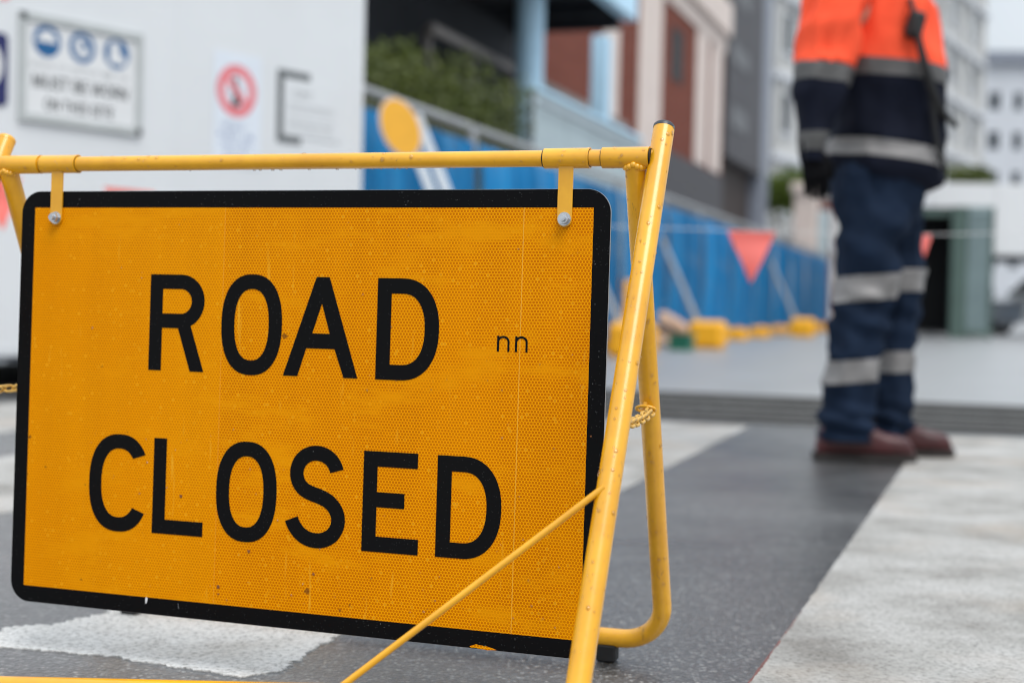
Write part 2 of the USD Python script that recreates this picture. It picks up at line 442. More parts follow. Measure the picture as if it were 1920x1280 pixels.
# white thermoplastic paint, worn and dirty
M['paint'] = mat('worn_white_road_paint', {
    'g': ('geometry', {}),
    'n': ('noise_texture', {'scale': 3.4, 'detail': 7, 'roughness': 0.62}),
    'nf': ('noise_texture', {'scale': 125, 'detail': 6, 'roughness': 0.75}),
    'nb': ('noise_texture', {'scale': 2.1, 'detail': 4}),
    'r': ('rgb_ramp', {'ramp': [(0.30, (0.21, 0.195, 0.175)), (0.48, (0.40, 0.39, 0.37)), (0.68, (0.53, 0.52, 0.505))]}),
    'pit': ('rgb_ramp', {'ramp': [(0.33, (0.13, 0.125, 0.12)), (0.41, (0.68, 0.68, 0.67)), (0.52, (1, 1, 1)), (0.68, (1.2, 1.2, 1.2))]}),
    'mu': ('mix_color', {'blend_type': 'multiply', 'fac': 1.0}),
    'rb': ('map_range', {'from_min': 0.52, 'from_max': 0.72, 'to_min': 0.0, 'to_max': 0.6, 'clamp': True}),
    'mb': ('mix_color', {'b': (0.42, 0.33, 0.25)}),
    'b': ('bump', {'strength': 0.9, 'distance': 0.005}),
    'p': ('principled_bsdf', {'roughness': 0.5})},
    [('g.position', 'n.vector'), ('g.position', 'nf.vector'), ('g.position', 'nb.vector'), ('n.fac', 'r.fac'), ('nf.fac', 'pit.fac'), ('r.color', 'mu.a'), ('pit.color', 'mu.b'),
     ('nb.fac', 'rb.value'), ('rb.result', 'mb.fac'), ('mu.result', 'mb.a'), ('mb.result', 'p.base_color'), ('nf.fac', 'b.height'), ('b.normal', 'p.normal')])
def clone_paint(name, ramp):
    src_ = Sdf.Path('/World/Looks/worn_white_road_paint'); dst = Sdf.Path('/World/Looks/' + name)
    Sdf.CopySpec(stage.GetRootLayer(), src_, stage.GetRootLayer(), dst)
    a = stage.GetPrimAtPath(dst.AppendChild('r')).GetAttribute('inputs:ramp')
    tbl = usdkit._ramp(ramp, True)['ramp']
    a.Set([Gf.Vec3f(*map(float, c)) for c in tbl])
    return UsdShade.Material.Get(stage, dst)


M['paint_clean'] = clone_paint('fresh_white_road_paint', [(0.28, (0.56, 0.535, 0.50)), (0.46, (0.76, 0.75, 0.73)), (0.7, (0.82, 0.815, 0.80))])  # same paint lightened in colour to offset the board's shade on its patch
M['old_road'] = plain('pale_worn_asphalt', (0.26, 0.265, 0.27), 0.5, 0.15, 1.3, 0.003, 90, coat_weight=0.9, coat_roughness=0.35, coat_ior=1.7)  # pale base colour stands in for the wet sheen of the far road
M['concrete'] = plain('grey_concrete', (0.105, 0.105, 0.103), 0.6, 0.2, 8, 0.003, 120)
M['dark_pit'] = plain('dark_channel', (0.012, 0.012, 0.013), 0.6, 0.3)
M['iron'] = plain('dull_cast_iron', (0.028, 0.027, 0.026), 0.75, 0.25, 20, specular_ior_level=0.15)
M['shed'] = plain('white_shed_panel', (0.67, 0.69, 0.71), 0.42, 0.03, 1.2)
M['shed_trim'] = plain('pale_shed_trim', (0.58, 0.60, 0.62), 0.4, 0.05)
M['sign_white'] = plain('white_sign_board', (0.70, 0.71, 0.72), 0.3, 0.02)
M['sign_paper'] = plain('pale_blue_white_print', (0.68, 0.73, 0.80), 0.35, 0.03)
M['sign_blue'] = plain('blue_sign_print', (0.004, 0.10, 0.27), 0.35, 0.06)
M['sign_navy'] = plain('navy_sign_print', (0.012, 0.016, 0.10), 0.3, 0.06)
M['sign_red'] = plain('faded_red_print', (0.74, 0.20, 0.225), 0.4, 0.12, 14)
M['print_dark'] = plain('charcoal_print', (0.03, 0.033, 0.036), 0.4, 0.1)
M['print_grey'] = plain('grey_print', (0.36, 0.37, 0.38), 0.4, 0.1)
M['print_blue_grey'] = plain('blue_grey_print', (0.25, 0.30, 0.46), 0.4, 0.1)
M['bracket'] = plain('dark_grey_bracket_frame', (0.13, 0.14, 0.145), 0.4, 0.1)
M['frame_grey'] = plain('grey_snap_frame', (0.44, 0.465, 0.465), 0.4, 0.08)
M['orange'] = plain('hi_vis_orange_cloth', (0.98, 0.105, 0.045), 0.75, 0.06, 9, 0.003, 40, specular_ior_level=0.1)
M['navy'] = plain('navy_jacket_cloth', (0.0075, 0.0095, 0.019), 0.8, 0.2, 9, 0.003, 45, specular_ior_level=0.1)
M['trouser'] = plain('navy_drill_cloth', (0.0085, 0.0165, 0.035), 0.85, 0.22, 8, 0.003, 45, specular_ior_level=0.1)
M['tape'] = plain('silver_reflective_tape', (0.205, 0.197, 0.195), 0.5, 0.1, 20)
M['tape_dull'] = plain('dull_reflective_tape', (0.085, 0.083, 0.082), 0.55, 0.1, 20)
M['boot'] = plain('oxblood_leather', (0.052, 0.010, 0.011), 0.4, 0.25, 12, 0.001, 120)
M['sole'] = plain('brown_black_sole', (0.018, 0.013, 0.011), 0.7, 0.2)
M['glove'] = plain('black_work_glove', (0.004, 0.004, 0.005), 0.8, 0.2, 30, specular_ior_level=0.1)
M['skin'] = plain('skin', (0.50, 0.27, 0.19), 0.5, 0.08, 20)
M['hair'] = plain('dark_hair', (0.03, 0.02, 0.015), 0.6, 0.2, 60)
M['eye'] = plain('eye', (0.6, 0.6, 0.58), 0.2, 0.02)
M['flag'] = mat('coral_flag_cloth', {
    'd': ('principled_bsdf', {'base_color': (1.0, 0.27, 0.235), 'roughness': 0.6}), 't': ('translucent_bsdf', {'color': (1.0, 0.32, 0.27)}),
    'm': ('mix_closure', {'fac': 0.3})}, [('d.BSDF', 'm.closure1'), ('t.BSDF', 'm.closure2')], surface='m.closure')
M['string'] = plain('white_string', (0.7, 0.7, 0.7), 0.6)
M['blue_cloth'] = mat('blue_shade_cloth', {
    'co': ('texture_coordinate', {}), 'mp': ('mapping', {'scale': (3.2, 1, 0.25)}),
    'n': ('noise_texture', {'scale': 1.5, 'detail': 4}),
    'r': ('rgb_ramp', {'ramp': [(0.3, (0.0, 0.100, 0.25)), (0.55, (0.0, 0.170, 0.41)), (0.72, (0.02, 0.23, 0.48))]}),
    'oi': ('object_info', {}), 'mr': ('map_range', {'from_min': 0.0, 'from_max': 1.0, 'to_min': 0.72, 'to_max': 1.12, 'clamp': True}), 'hv': ('hsv', {}),
    'ng': ('noise_texture', {'scale': 3.0, 'detail': 6, 'roughness': 0.65}), 'mg': ('map_range', {'from_min': 0.52, 'from_max': 0.75, 'to_min': 0.0, 'to_max': 0.5, 'clamp': True}), 'dg': ('mix_color', {'b': (0.14, 0.20, 0.27)}),
    'p': ('principled_bsdf', {'roughness': 0.6, 'specular_ior_level': 0.15})},
    [('oi.random', 'mr.value'), ('mr.result', 'hv.value'), ('hv.color', 'dg.a'), ('co.object', 'ng.vector'), ('ng.fac', 'mg.value'), ('mg.result', 'dg.fac'), ('co.object', 'mp.vector'), ('mp.vector', 'n.vector'), ('n.fac', 'r.fac'), ('r.color', 'hv.color'), ('dg.result', 'p.base_color')])
M['galv'] = plain('galvanised_steel', (0.36, 0.37, 0.38), 0.45, 0.12, 10, metallic=0.3)
M['yellow_plastic'] = plain('yellow_plastic', (0.86, 0.40, 0.008), 0.45, 0.12, 5)
M['green_plastic'] = plain('dark_green_plastic', (0.005, 0.12, 0.075), 0.45, 0.15)
M['sandbag'] = plain('peach_sandbag_cloth', (0.62, 0.40, 0.27), 0.8, 0.15, 12, 0.003, 60)
M['paddle'] = plain('yellow_paddle_face', (0.90, 0.45, 0.04), 0.4, 0.05, 8)
M['white_pole'] = plain('white_painted_timber', (0.66, 0.71, 0.76), 0.45, 0.06)
M['brick'] = mat('red_brickwork', {
    'co': ('texture_coordinate', {}), 'x': ('separate_xyz', {}), 'a': ('math', {'math_type': 'add'}), 'c': ('combine_xyz', {}),
    'bk': ('brick_texture', {'color1': (0.165, 0.040, 0.026), 'color2': (0.21, 0.058, 0.038), 'mortar': (0.17, 0.10, 0.08), 'scale': 1.0, 'mortar_size': 0.008,
                             'brick_width': 0.24, 'row_height': 0.086}),
    'b': ('bump', {'strength': 0.5, 'distance': 0.006, 'invert': True}), 'p': ('principled_bsdf', {'roughness': 0.8, 'specular_ior_level': 0.1})},
    [('co.object', 'x.vector'), ('x.x', 'a.value1'), ('x.y', 'a.value2'), ('a.value', 'c.x'), ('x.z', 'c.y'), ('c.vector', 'bk.vector'), ('bk.color', 'p.base_color'),
     ('bk.fac', 'b.height'), ('b.normal', 'p.normal')])
M['cream'] = plain('cream_render', (0.68, 0.58, 0.53), 0.7, 0.08, 3)
M['charcoal_clad'] = plain('charcoal_cladding', (0.058, 0.056, 0.063), 0.6, 0.1, 3)
M['brown_dark'] = plain('dark_brown_brick', (0.035, 0.023, 0.021), 0.7, 0.25, 5)
M['grey_render'] = plain('pale_grey_render', (0.52, 0.52, 0.51), 0.7, 0.07, 2)
M['white_render'] = plain('white_render', (0.56, 0.58, 0.62), 0.7, 0.05, 1)
M['steel_blue'] = plain('blue_grey_steel', (0.22, 0.24, 0.29), 0.5, 0.08)
M['light_blue'] = plain('light_blue_paint', (0.50, 0.74, 0.92), 0.45, 0.05, 4)
M['wall_blue'] = plain('pale_blue_grey_panel', (0.43, 0.52, 0.55), 0.5, 0.08, 3)
M['soffit'] = plain('dark_soffit', (0.012, 0.014, 0.02), 0.8, 0.4, 3)
M['rail_grey'] = plain('weathered_grey_timber', (0.25, 0.225, 0.21), 0.7, 0.15, 6)
M['glass'] = mat('window_glass', {
    't': ('transparent_bsdf', {'color': (0.75, 0.80, 0.80)}), 'gl': ('glossy_bsdf', {'color': (0.9, 0.93, 0.95), 'roughness': 0.02}), 'fr': ('fresnel', {'IOR': 1.6}),
    'm': ('mix_closure', {})}, [('fr.fac', 'm.fac'), ('t.BSDF', 'm.closure1'), ('gl.BSDF', 'm.closure2')], surface='m.closure')
M['room'] = plain('dim_room', (0.035, 0.038, 0.042), 0.8, 0.3)
M['blind'] = plain('pale_blind', (0.40, 0.42, 0.43), 0.7, 0.06)
M['blind_dim'] = plain('dim_grey_blind', (0.15, 0.155, 0.165), 0.7, 0.1)
M['leaf'] = mat('hedge_leaf', {
    'g': ('geometry', {}), 'n': ('noise_texture', {'scale': 1.6, 'detail': 3}), 'ad': ('math', {'math_type': 'multiply_add', 'value2': 0.5}),
    'r': ('rgb_ramp', {'ramp': [(0.2, (0.028, 0.048, 0.010)), (0.6, (0.125, 0.155, 0.034)), (1.0, (0.30, 0.31, 0.10))]}),
    'd': ('principled_bsdf', {'roughness': 0.55}), 't': ('translucent_bsdf', {}), 'm': ('mix_closure', {'fac': 0.25})},
    [('g.position', 'n.vector'), ('g.random_per_island', 'ad.value1'), ('n.fac', 'ad.value3'), ('ad.value', 'r.fac'), ('r.color', 'd.base_color'), ('r.color', 't.color'),
     ('d.BSDF', 'm.closure1'), ('t.BSDF', 'm.closure2')], surface='m.closure')
M['leaf_lime'] = mat('lime_leaf', {
    'g': ('geometry', {}), 'r': ('rgb_ramp', {'ramp': [(0.0, (0.10, 0.15, 0.012)), (1.0, (0.34, 0.40, 0.05))]}),
    'd': ('principled_bsdf', {'roughness': 0.55}), 't': ('translucent_bsdf', {}), 'm': ('mix_closure', {'fac': 0.3})},
    [('g.random_per_island', 'r.fac'), ('r.color', 'd.base_color'), ('r.color', 't.color'), ('d.BSDF', 'm.closure1'), ('t.BSDF', 'm.closure2')], surface='m.closure')
M['bark'] = plain('bark', (0.07, 0.05, 0.035), 0.85, 0.3, 12)
M['container'] = plain('grey_green_container', (0.20, 0.265, 0.27), 0.5, 0.12, 2)
M['container_dark'] = plain('dark_green_frame', (0.06, 0.10, 0.085), 0.5, 0.15, 2)
M['car_paint'] = plain('white_car_paint', (0.62, 0.65, 0.66), 0.25, 0.02, coat_weight=0.8)
M['car_glass'] = plain('dark_car_glass', (0.012, 0.015, 0.017), 0.08, 0.05)
M['tyre'] = plain('tyre_rubber', (0.012, 0.012, 0.012), 0.75, 0.2)
M['lamp_clear'] = plain('headlamp_cover', (0.5, 0.52, 0.54), 0.1, 0.03)
M['lamp_red'] = plain('tail_lamp', (0.35, 0.015, 0.012), 0.2, 0.05)
M['grit'] = plain('brown_grit', (0.22, 0.075, 0.02), 0.7, 0.3, 60)
M['red_line'] = plain('rust_red_residue', (0.16, 0.06, 0.05), 0.6, 0.3, 30)

# ------------------------------------------------------------------ the ground
g = trimesh.Trimesh([[-600, -300, 0], [600, -300, 0], [600, 900, 0], [-600, 900, 0]], [[0, 1, 2], [0, 2, 3]], process=False)
struct('road', g, M['asphalt'], label='wet dark grey asphalt road')


def ragged(pts, amp, step=0.0035, seed=0, worn=1.0):
    """A polygon outline whose straight sides wander a little, as worn paint does."""
    pts = np.asarray(pts, float)
    out = []
    for i in range(len(pts)):
        a, b = pts[i], pts[(i + 1) % len(pts)]
        L = np.linalg.norm(b - a)
        k = max(2, int(L / step))
        t = np.linspace(0, 1, k, endpoint=False)
        q = a + (b - a) * t[:, None]
        nn = np.array([b[1] - a[1], a[0] - b[0]]) / L
        A = amp[i] if np.ndim(amp) else amp
        P = np.c_[q, np.zeros(k)]
        d = (meshkit.fbm(P * 28, 4, seed) - 0.5) * 2.0 + (meshkit.fbm(P * 170, 3, seed + 9) - 0.5) * 2.0
        out.append(q + nn * (d * A)[:, None])
    return Polygon(np.vstack(out)).buffer(0)


def stripe(pts, amp, seed, label, mt='paint'):
    poly = ragged(pts, amp, seed=seed)
    m = ext(poly, 0.006)
    m.apply_translation([0, 0, -0.0042])
    m.apply_transform(trimesh.transformations.rotation_matrix(-YAW, [0, 0, 1]))
    m.apply_translation(O_)
    struct('crossing_stripe', m, M[mt], label=label)


stripe([(0.600, 0.0), (1.42, 0.0), (1.42, 4.68), (0.648, 4.62)], [0.004, 0.004, 0.006, 0.0022], 1, 'broad dirty white crossing stripe under the far boot, right of the frame')
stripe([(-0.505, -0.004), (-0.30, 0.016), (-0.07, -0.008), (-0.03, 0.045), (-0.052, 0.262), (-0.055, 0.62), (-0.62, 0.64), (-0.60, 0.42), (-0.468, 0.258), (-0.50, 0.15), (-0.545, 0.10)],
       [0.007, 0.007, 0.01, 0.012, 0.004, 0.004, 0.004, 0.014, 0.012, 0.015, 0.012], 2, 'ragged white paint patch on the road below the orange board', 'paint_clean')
stripe([(-0.06, 0.66), (-0.115, 4.62), (-0.74, 4.66), (-0.70, 0.66)], 0.004, 12, 'worn white crossing stripe seen behind the right leg of the stand')
stripe([(-2.07, 0.0), (-1.32, 0.0), (-1.30, 4.66), (-2.09, 4.70)], 0.004, 3, 'white crossing stripe left of the orange board, in front of the white shed')
stripe([(-3.50, 0.0), (-2.60, 0.0), (-2.60, 4.70), (-3.52, 4.74)], 0.004, 4, 'farthest left white crossing stripe, along the white shed')
m = ext(ragged([(0.5985, 0.0), (0.6045, 0.0), (0.622, 0.9), (0.6165, 0.9)], 0.0012, seed=5), 0.0012)
m.apply_translation([-0.006, 0, 0.0001]); m.apply_transform(trimesh.transformations.rotation_matrix(-YAW, [0, 0, 1])); m.apply_translation(O_)
struct('stripe_edge_residue', m, M['red_line'], label='thin rust red line along the edge of the broad white stripe')

m = trimesh.Trimesh([[-90, 6.86, 0.004], [60, 6.86, 0.004], [60, 500, 0.004], [-90, 500, 0.004]], [[0, 1, 2], [0, 2, 3]], process=False)
m.apply_transform(trimesh.transformations.rotation_matrix(-YAW, [0, 0, 1])); m.apply_translation(O_)
struct('street_beyond', m, M['old_road'], label='wet asphalt of the street beyond the trench grates, pale sheen in its colour')

# trench grates across the road behind the crossing
src = None
for k, v0 in enumerate((4.92, 5.42, 5.95, 6.50)):
    lab = ['nearest to the crossing', 'second from the crossing', 'third from the crossing', 'farthest from the crossing'][k]
    lab = 'dark iron trench grate across the road, ' + lab
    if src is None:
        src = thing('trench_grate', lab, 'drain grate', uvw(0, v0), YAWD, 'trench grates across the road')
        obj('channel', bx(-6, 7, 0, 0.24, 0.001, 0.004), M['dark_pit'], src)  # flat black plate standing in for the shade down the slot
        for y in (-0.05, 0.24):
            obj('kerb_strip', bx(-6, 7, y, y + 0.05, 0.001, 0.014, 0.003), M['concrete'], src)
        bars = cat([bx(-6, 7, y, y + 0.012, 0.0045, 0.011) for y in np.arange(0.03, 0.23, 0.038)])
        obj('grating', bars, M['iron'], src, kind='stuff')
        obj('joint', cat([bx(x, x + 0.03, 0.002, 0.238, 0.0042, 0.0115) for x in np.arange(-5.5, 7, 1.0)]), M['iron'], src, kind='stuff')
    else:
        dup(src, uvw(0, v0), YAWD, lab)

# ------------------------------------------------------------------ the ROAD CLOSED board (hangs from the stand's bar)
TILT, BW, BH = -0.0278, 0.8936, 0.600
board = thing('road_closed_board', 'orange honeycomb ROAD CLOSED board with black border hanging from the yellow stand', 'road sign', uvw(0, 0, 0.6775), YAWD)
RT = trimesh.transformations.rotation_matrix(TILT, [1, 0, 0])     # swings the lower edge a little towards the camera


def bobj(name, mesh, mt, smooth=False, **kw):
    mesh = mesh.copy(); mesh.apply_transform(trimesh.transformations.rotation_matrix(TILT, [1, 0, 0]))
    return obj(name, mesh, mt, board, smooth, **kw)


outer = rrect(-BW / 2, BW / 2, 0, BH, 0.031, 12)
inner = sbox(-0.4243, 0.0235, 0.4245, 0.5765)
bobj('backing_plate', lay(outer.buffer(0.0004), 0.0022, 0.0024), M['alu'])
bd_mesh = bobj('border', lay(outer.difference(inner), 0.0006, 0.0), M['border'])
bobj('face', lay(inner, 0.0005, 0.0), M['face'])
for sx, hw in ((0.331, 0.0005), (-0.108, 0.0002)):
    bobj('sheet_seam', lay(sbox(sx - hw, 0.0237, sx + hw, 0.576), 0.0003, -0.0005), M['seam'])


def D_shape(x0, x1, t0, t1, th):
    a = (x1 - x0) * 0.60
    o = sbox(x0, t0, x1 - a, t1).union(sellipse(x1 - a, (t0 + t1) / 2, a, (t1 - t0) / 2, 2.25))
    o = o.intersection(sbox(x0, t0, x1, t1))
    return o.difference(o.buffer(-th, join_style='mitre'))


def O_shape(x0, x1, t0, t1, th):
    cx, cy, a, b = (x0 + x1) / 2, (t0 + t1) / 2, (x1 - x0) / 2, (t1 - t0) / 2
    return sellipse(cx, cy, a, b, 2.35).difference(sellipse(cx, cy, a - th, b - th * 1.0, 2.35))


T = 0.0204
sp_pts = np.array([(0.0753, 0.3807), (0.0642, 0.3640), (0.0434, 0.3577), (0.0229, 0.3667), (0.0153, 0.3880), (0.0240, 0.4056), (0.0454, 0.4148), (0.0664, 0.4237),
                   (0.0794, 0.4448), (0.0715, 0.4670), (0.0485, 0.4765), (0.0266, 0.4710), (0.0148, 0.4600), (0.0090, 0.4491)])
ct = np.r_[0, np.cumsum(np.linalg.norm(np.diff(sp_pts, axis=0), axis=1))]
S_line = LineString(CubicSpline(ct, sp_pts)(np.linspace(0, ct[-1], 90)))
R_ = sbox(-0.2245, 0.118, -0.1745, 0.1937).union(Point(-0.1745, 0.15585).buffer(0.03785, 24)).difference(
    sbox(-0.2041, 0.1384, -0.1745, 0.1733).union(Point(-0.1745, 0.15585).buffer(0.01745, 24)))
R_ = R_.union(sbox(-0.2245, 0.118, -0.2041, 0.254)).union(Polygon([(-0.1815, 0.1840), (-0.1600, 0.1840), (-0.1354, 0.254), (-0.1572, 0.254)]))
A_ = Polygon([(0.0362, 0.118), (0.0558, 0.118), (0.1014, 0.254), (0.0810, 0.254), (0.0662, 0.2155), (0.0235, 0.2155), (0.0113, 0.254), (-0.0108, 0.254)],
             [[(0.0455, 0.154), (0.0584, 0.195), (0.0321, 0.195)]])
C_ = O_shape(-0.317, -0.2175, 0.3477, 0.4868, T).difference(Polygon([(-0.2484, 0.3827), (-0.19, 0.3645), (-0.19, 0.4710), (-0.2467, 0.4508), (-0.266, 0.418)]))
L_ = sbox(-0.2107, 0.350, -0.1902, 0.4846).union(sbox(-0.2107, 0.4644, -0.129, 0.4846))
E2 = sbox(0.115, 0.3502, 0.1354, 0.485).union(sbox(0.115, 0.3502, 0.1935, 0.3706)).union(sbox(0.115, 0.4048, 0.1757, 0.425)).union(sbox(0.115, 0.4643, 0.197, 0.485))
for sh in (R_, O_shape(-0.1088, -0.0145, 0.1159, 0.2555, T), A_, D_shape(0.1277, 0.2176, 0.118, 0.254, T),
           C_, L_, O_shape(-0.1090, -0.0147, 0.3476, 0.4866, T), S_line.buffer(T / 2, cap_style='flat'), E2, D_shape(0.2218, 0.3124, 0.3503, 0.4845, T)):
    bobj('letter', lay(sh, 0.0004, -0.0006), M['letter'])
for x0 in (0.2995, 0.3243):      # overlay mark built onto the board as letters, the small thin "nn"
    h, w, th = 0.0206, 0.0172, 0.0028
    arc = [(x0 + w - th / 2 - (w - th) / 2 + (w - th) / 2 * math.cos(a), 0.2110 - h + 0.0080 - (0.0080 - th / 2) * math.sin(a)) for a in np.linspace(0, PI, 14)]
    st = LineString([(x0 + th / 2, 0.2110), (x0 + th / 2, 0.2110 - h)]).buffer(th / 2, cap_style='flat')
    ar = LineString([(x0 + w - th / 2, 0.2110)] + arc).buffer(th / 2, cap_style='flat')
    bobj('small_letter', lay(st.union(ar), 0.0004, -0.0006), M['letter'])
# a chip in the lower border where orange shows, and a paint nick
bobj('chip', lay(ragged([(0.2745, 0.5985), (0.283, 0.5945), (0.292, 0.5955), (0.312, 0.5990), (0.30, 0.5996)], 0.0012, step=0.002, seed=8), 0.0003, -0.0006), M['face'])
bobj('chip', lay(ragged([(-0.2170, 0.577), (-0.2140, 0.5775), (-0.2152, 0.5830), (-0.2166, 0.5860)], 0.0008, step=0.0015, seed=9), 0.0003, -0.0007), M['sign_white'])
bobj('chip', lay(ragged([(-0.1645, 0.581), (-0.1637, 0.581), (-0.1625, 0.588), (-0.1633, 0.588)], 0.0004, step=0.0015, seed=10), 0.0003, -0.0007), M['print_grey'])
for (s, t, r) in tuple((a, b, c * 0.75) for a, b, c in ((-0.101, 0.552, 0.0030), (0.045, 0.522, 0.0024), (-0.165, 0.430, 0.0030), (-0.1005, 0.562, 0.0016), (-0.055, 0.499, 0.0028), (0.43, 0.315, 0.002))):
    bobj('dirt_spot', lay(ragged([(s - r, t - r * 0.6), (s + r * 0.5, t - r), (s + r, t + r * 0.4), (s - r * 0.3, t + r)], r * 0.4, step=0.0008, seed=int(t * 999)), 0.0003, -0.0009), M['grit'])
# hangers: sleeve on the bar, strap down the front, bolt
BARW = 0.7175 - 0.6775
for sgn, s0 in ((-1, -0.386), (1, 0.3865)):
    nx = 0.3856 * sgn
    obj('hanger_sleeve', cat([tube([(nx - 0.0295, 0.004, BARW), (nx + 0.0295, 0.004, BARW)], 0.0132, 28),
                              trimesh.creation.annulus(0.0112, 0.0135, 0.003, transform=trimesh.geometry.align_vectors([0, 0, 1], [1, 0, 0]) @ np.eye(4)).apply_translation([nx + 0.0295, 0.004, BARW])]),
        M['yellow'], board, 40)
    st = sbox(s0 - 0.0098, -0.030, s0 + 0.0098, 0.039).union(Point(s0, 0.039).buffer(0.0098, 16))
    hs = bobj('hanger_strap', lay(st, 0.0022, -0.0014), M['yellow'])
    bolt = cat([trimesh.creation.cylinder(0.0088, 0.0012, sections=28).apply_translation([0, 0, 0.0006]),
                trimesh.creation.cylinder(0.0072, 0.0055, sections=6).apply_translation([0, 0, 0.004]),
                trimesh.creation.cylinder(0.0066, 0.0012, sections=24).apply_translation([0, 0, 0.0072]),
                trimesh.creation.cylinder(0.0040, 0.0050, sections=20).apply_translation([0, 0, 0.0098])])
    bolt = upright(bolt, 0.0); bolt.apply_translation([s0, -0.0036, -0.0385])
    bobj('bolt', bolt, M['zinc'], 40)

# ------------------------------------------------------------------ the stand
stand = thing('folding_stand', 'yellow tubular folding stand carrying the ROAD CLOSED board', 'sign stand', uvw(0, 0, 0), YAWD)
TR = 0.0137
LEG_S = math.tan(math.radians(28.46))
fv = lambda w: 0.013 - 0.5422 * (w - 0.7187) * -1.0     # v of the front frame's plane at height w
FW = 0.0150
front = fillet([(-0.505, fv(0.757), 0.757), (-0.505, fv(FW), FW), (0.505, fv(FW), FW), (0.505, fv(0.757), 0.757)], 0.09, 12)
obj('front_frame', tube(front, TR, 28), M['yellow'], stand, 40)
rear = fillet([(-0.476, 0.004, 0.708), (-0.467, 0.290, 0.036), (0.467, 0.290, 0.036), (0.476, 0.004, 0.708)], 0.066, 12)
obj('rear_frame', tube(rear, TR, 28), M['yellow'], stand, 40)
BZ = 0.7175
for x in (-0.4163, -0.3548, 0.3548, 0.4163, 0.4328, 0.4957):
    obj('sleeve_gap', seg((x - 0.0006, 0.004, BZ), (x + 0.0006, 0.004, BZ), 0.0117, 24), M['rubber'], stand, 40)  # black rings standing in for the dark of the open gaps
obj('top_bar', seg((-0.494, 0.004, BZ), (0.494, 0.004, BZ), 0.0108, 28), M['yellow'], stand, 40)
for sgn in (-1, 1):
    a, b = sorted(((0.4335 if sgn > 0 else 0.4190) * sgn, 0.4945 * sgn))
    obj('pivot_sleeve', cat([tube([(a, 0.004, BZ), (b, 0.004, BZ)], 0.0136, 28)]), M['yellow'], stand, 40)
    obj('weld', cat([trimesh.creation.icosphere(2, 0.007).apply_translation([0.4965 * sgn, 0.009, BZ + dz]) for dz in (-0.005, 0.004)] +
                    [trimesh.creation.icosphere(2, 0.0045).apply_translation([(0.476 + 0.0125 * math.cos(q)) * sgn, 0.006 + 0.0125 * math.sin(q), BZ - 0.0105 - 0.003 * abs(math.sin(2 * q))]) for q in np.linspace(PI, 2 * PI, 9)]),
        M['yellow'], stand, True)
    w = 0.757
    d = V(0, fv(1.0) - fv(0.0), 1.0); d /= np.linalg.norm(d)
    p = V(0.505 * sgn, fv(w), w)
    obj('end_cap', cat([tube([p - d * 0.001, p + d * 0.003, p + d * 0.0052], [TR + 0.0003, TR + 0.0003, TR - 0.0015], 28)]), M['cap'] if sgn > 0 else M['yellow'], stand, 40)
    q = 0.381 if sgn > 0 else -0.428
    pad = bx(q - 0.015, q + 0.015, 0.290 - (0.0125 if sgn > 0 else 0.034), 0.290 + 0.0125, 0.0005, 0.027, 0.003)
    obj('rubber_foot', pad, M['rubber'], stand)
    # brace rod from the leg down to the bottom tube
    obj('brace_rod', seg((0.503 * sgn, fv(0.326) - 0.013, 0.326), (0.150 * sgn, fv(0.030) - 0.004, 0.026), 0.0039, 14) if sgn > 0 else
        seg((-0.503, fv(0.335) - 0.013, 0.335), (-0.30, fv(0.03) - 0.004, 0.026), 0.0039, 14), M['yellow'], stand, 40)
obj('tie_bar', seg((-0.505, fv(0.034), 0.034), (0.225, fv(0.0898) - 0.001, 0.0898), 0.0125, 20), M['yellow'], stand, 40)


def chain(parent, p0, p1, sag, pitch=0.0206):
    t = np.linspace(0, 1, 200)
    c = p0 + (p1 - p0) * t[:, None] - np.c_[0 * t, 0 * t, sag * 4 * t * (1 - t)]
    s = np.r_[0, np.cumsum(np.linalg.norm(np.diff(c, axis=0), axis=1))]
    n = int(s[-1] / pitch)
    L, W, r = 0.0125, 0.0080, 0.0022
    base = []
    for a in np.linspace(0, 2 * PI, 24, endpoint=False):
        base.append([(L - W * 0.72) * np.sign(math.cos(a)) * min(1, abs(math.cos(a)) * 3) + W * 0.72 * math.cos(a), W * 0.72 * math.sin(a), 0])
    link = tube(np.array(base), r, 8, closed=True)
    root = UsdGeom.Xform.Define(stage, numbered(str(parent.GetPath()) + '/chain')).GetPrim()
    for k in range(n):
        sk = (k + 0.5) * s[-1] / n
        q = np.array([np.interp(sk, s, c[:, i]) for i in range(3)])
        q2 = np.array([np.interp(sk + 0.002, s, c[:, i]) for i in range(3)])
        d = (q2 - q) / np.linalg.norm(q2 - q)
        side = np.cross(d, [0, 0, 1.0]); side /= np.linalg.norm(side)
        up = np.cross(side, d)
        ang = 0.75 + (PI / 2 if k % 2 else 0) + rng.normal(0, 0.12)
        y, z = math.cos(ang) * side + math.sin(ang) * up, -math.sin(ang) * side + math.cos(ang) * up
        Tm = np.eye(4); Tm[:3, 0], Tm[:3, 1], Tm[:3, 2], Tm[:3, 3] = d, y, z, q
        lk = link.copy(); lk.apply_transform(Tm)
        obj('chain_link', lk, M['chain'], root, True)
    return root


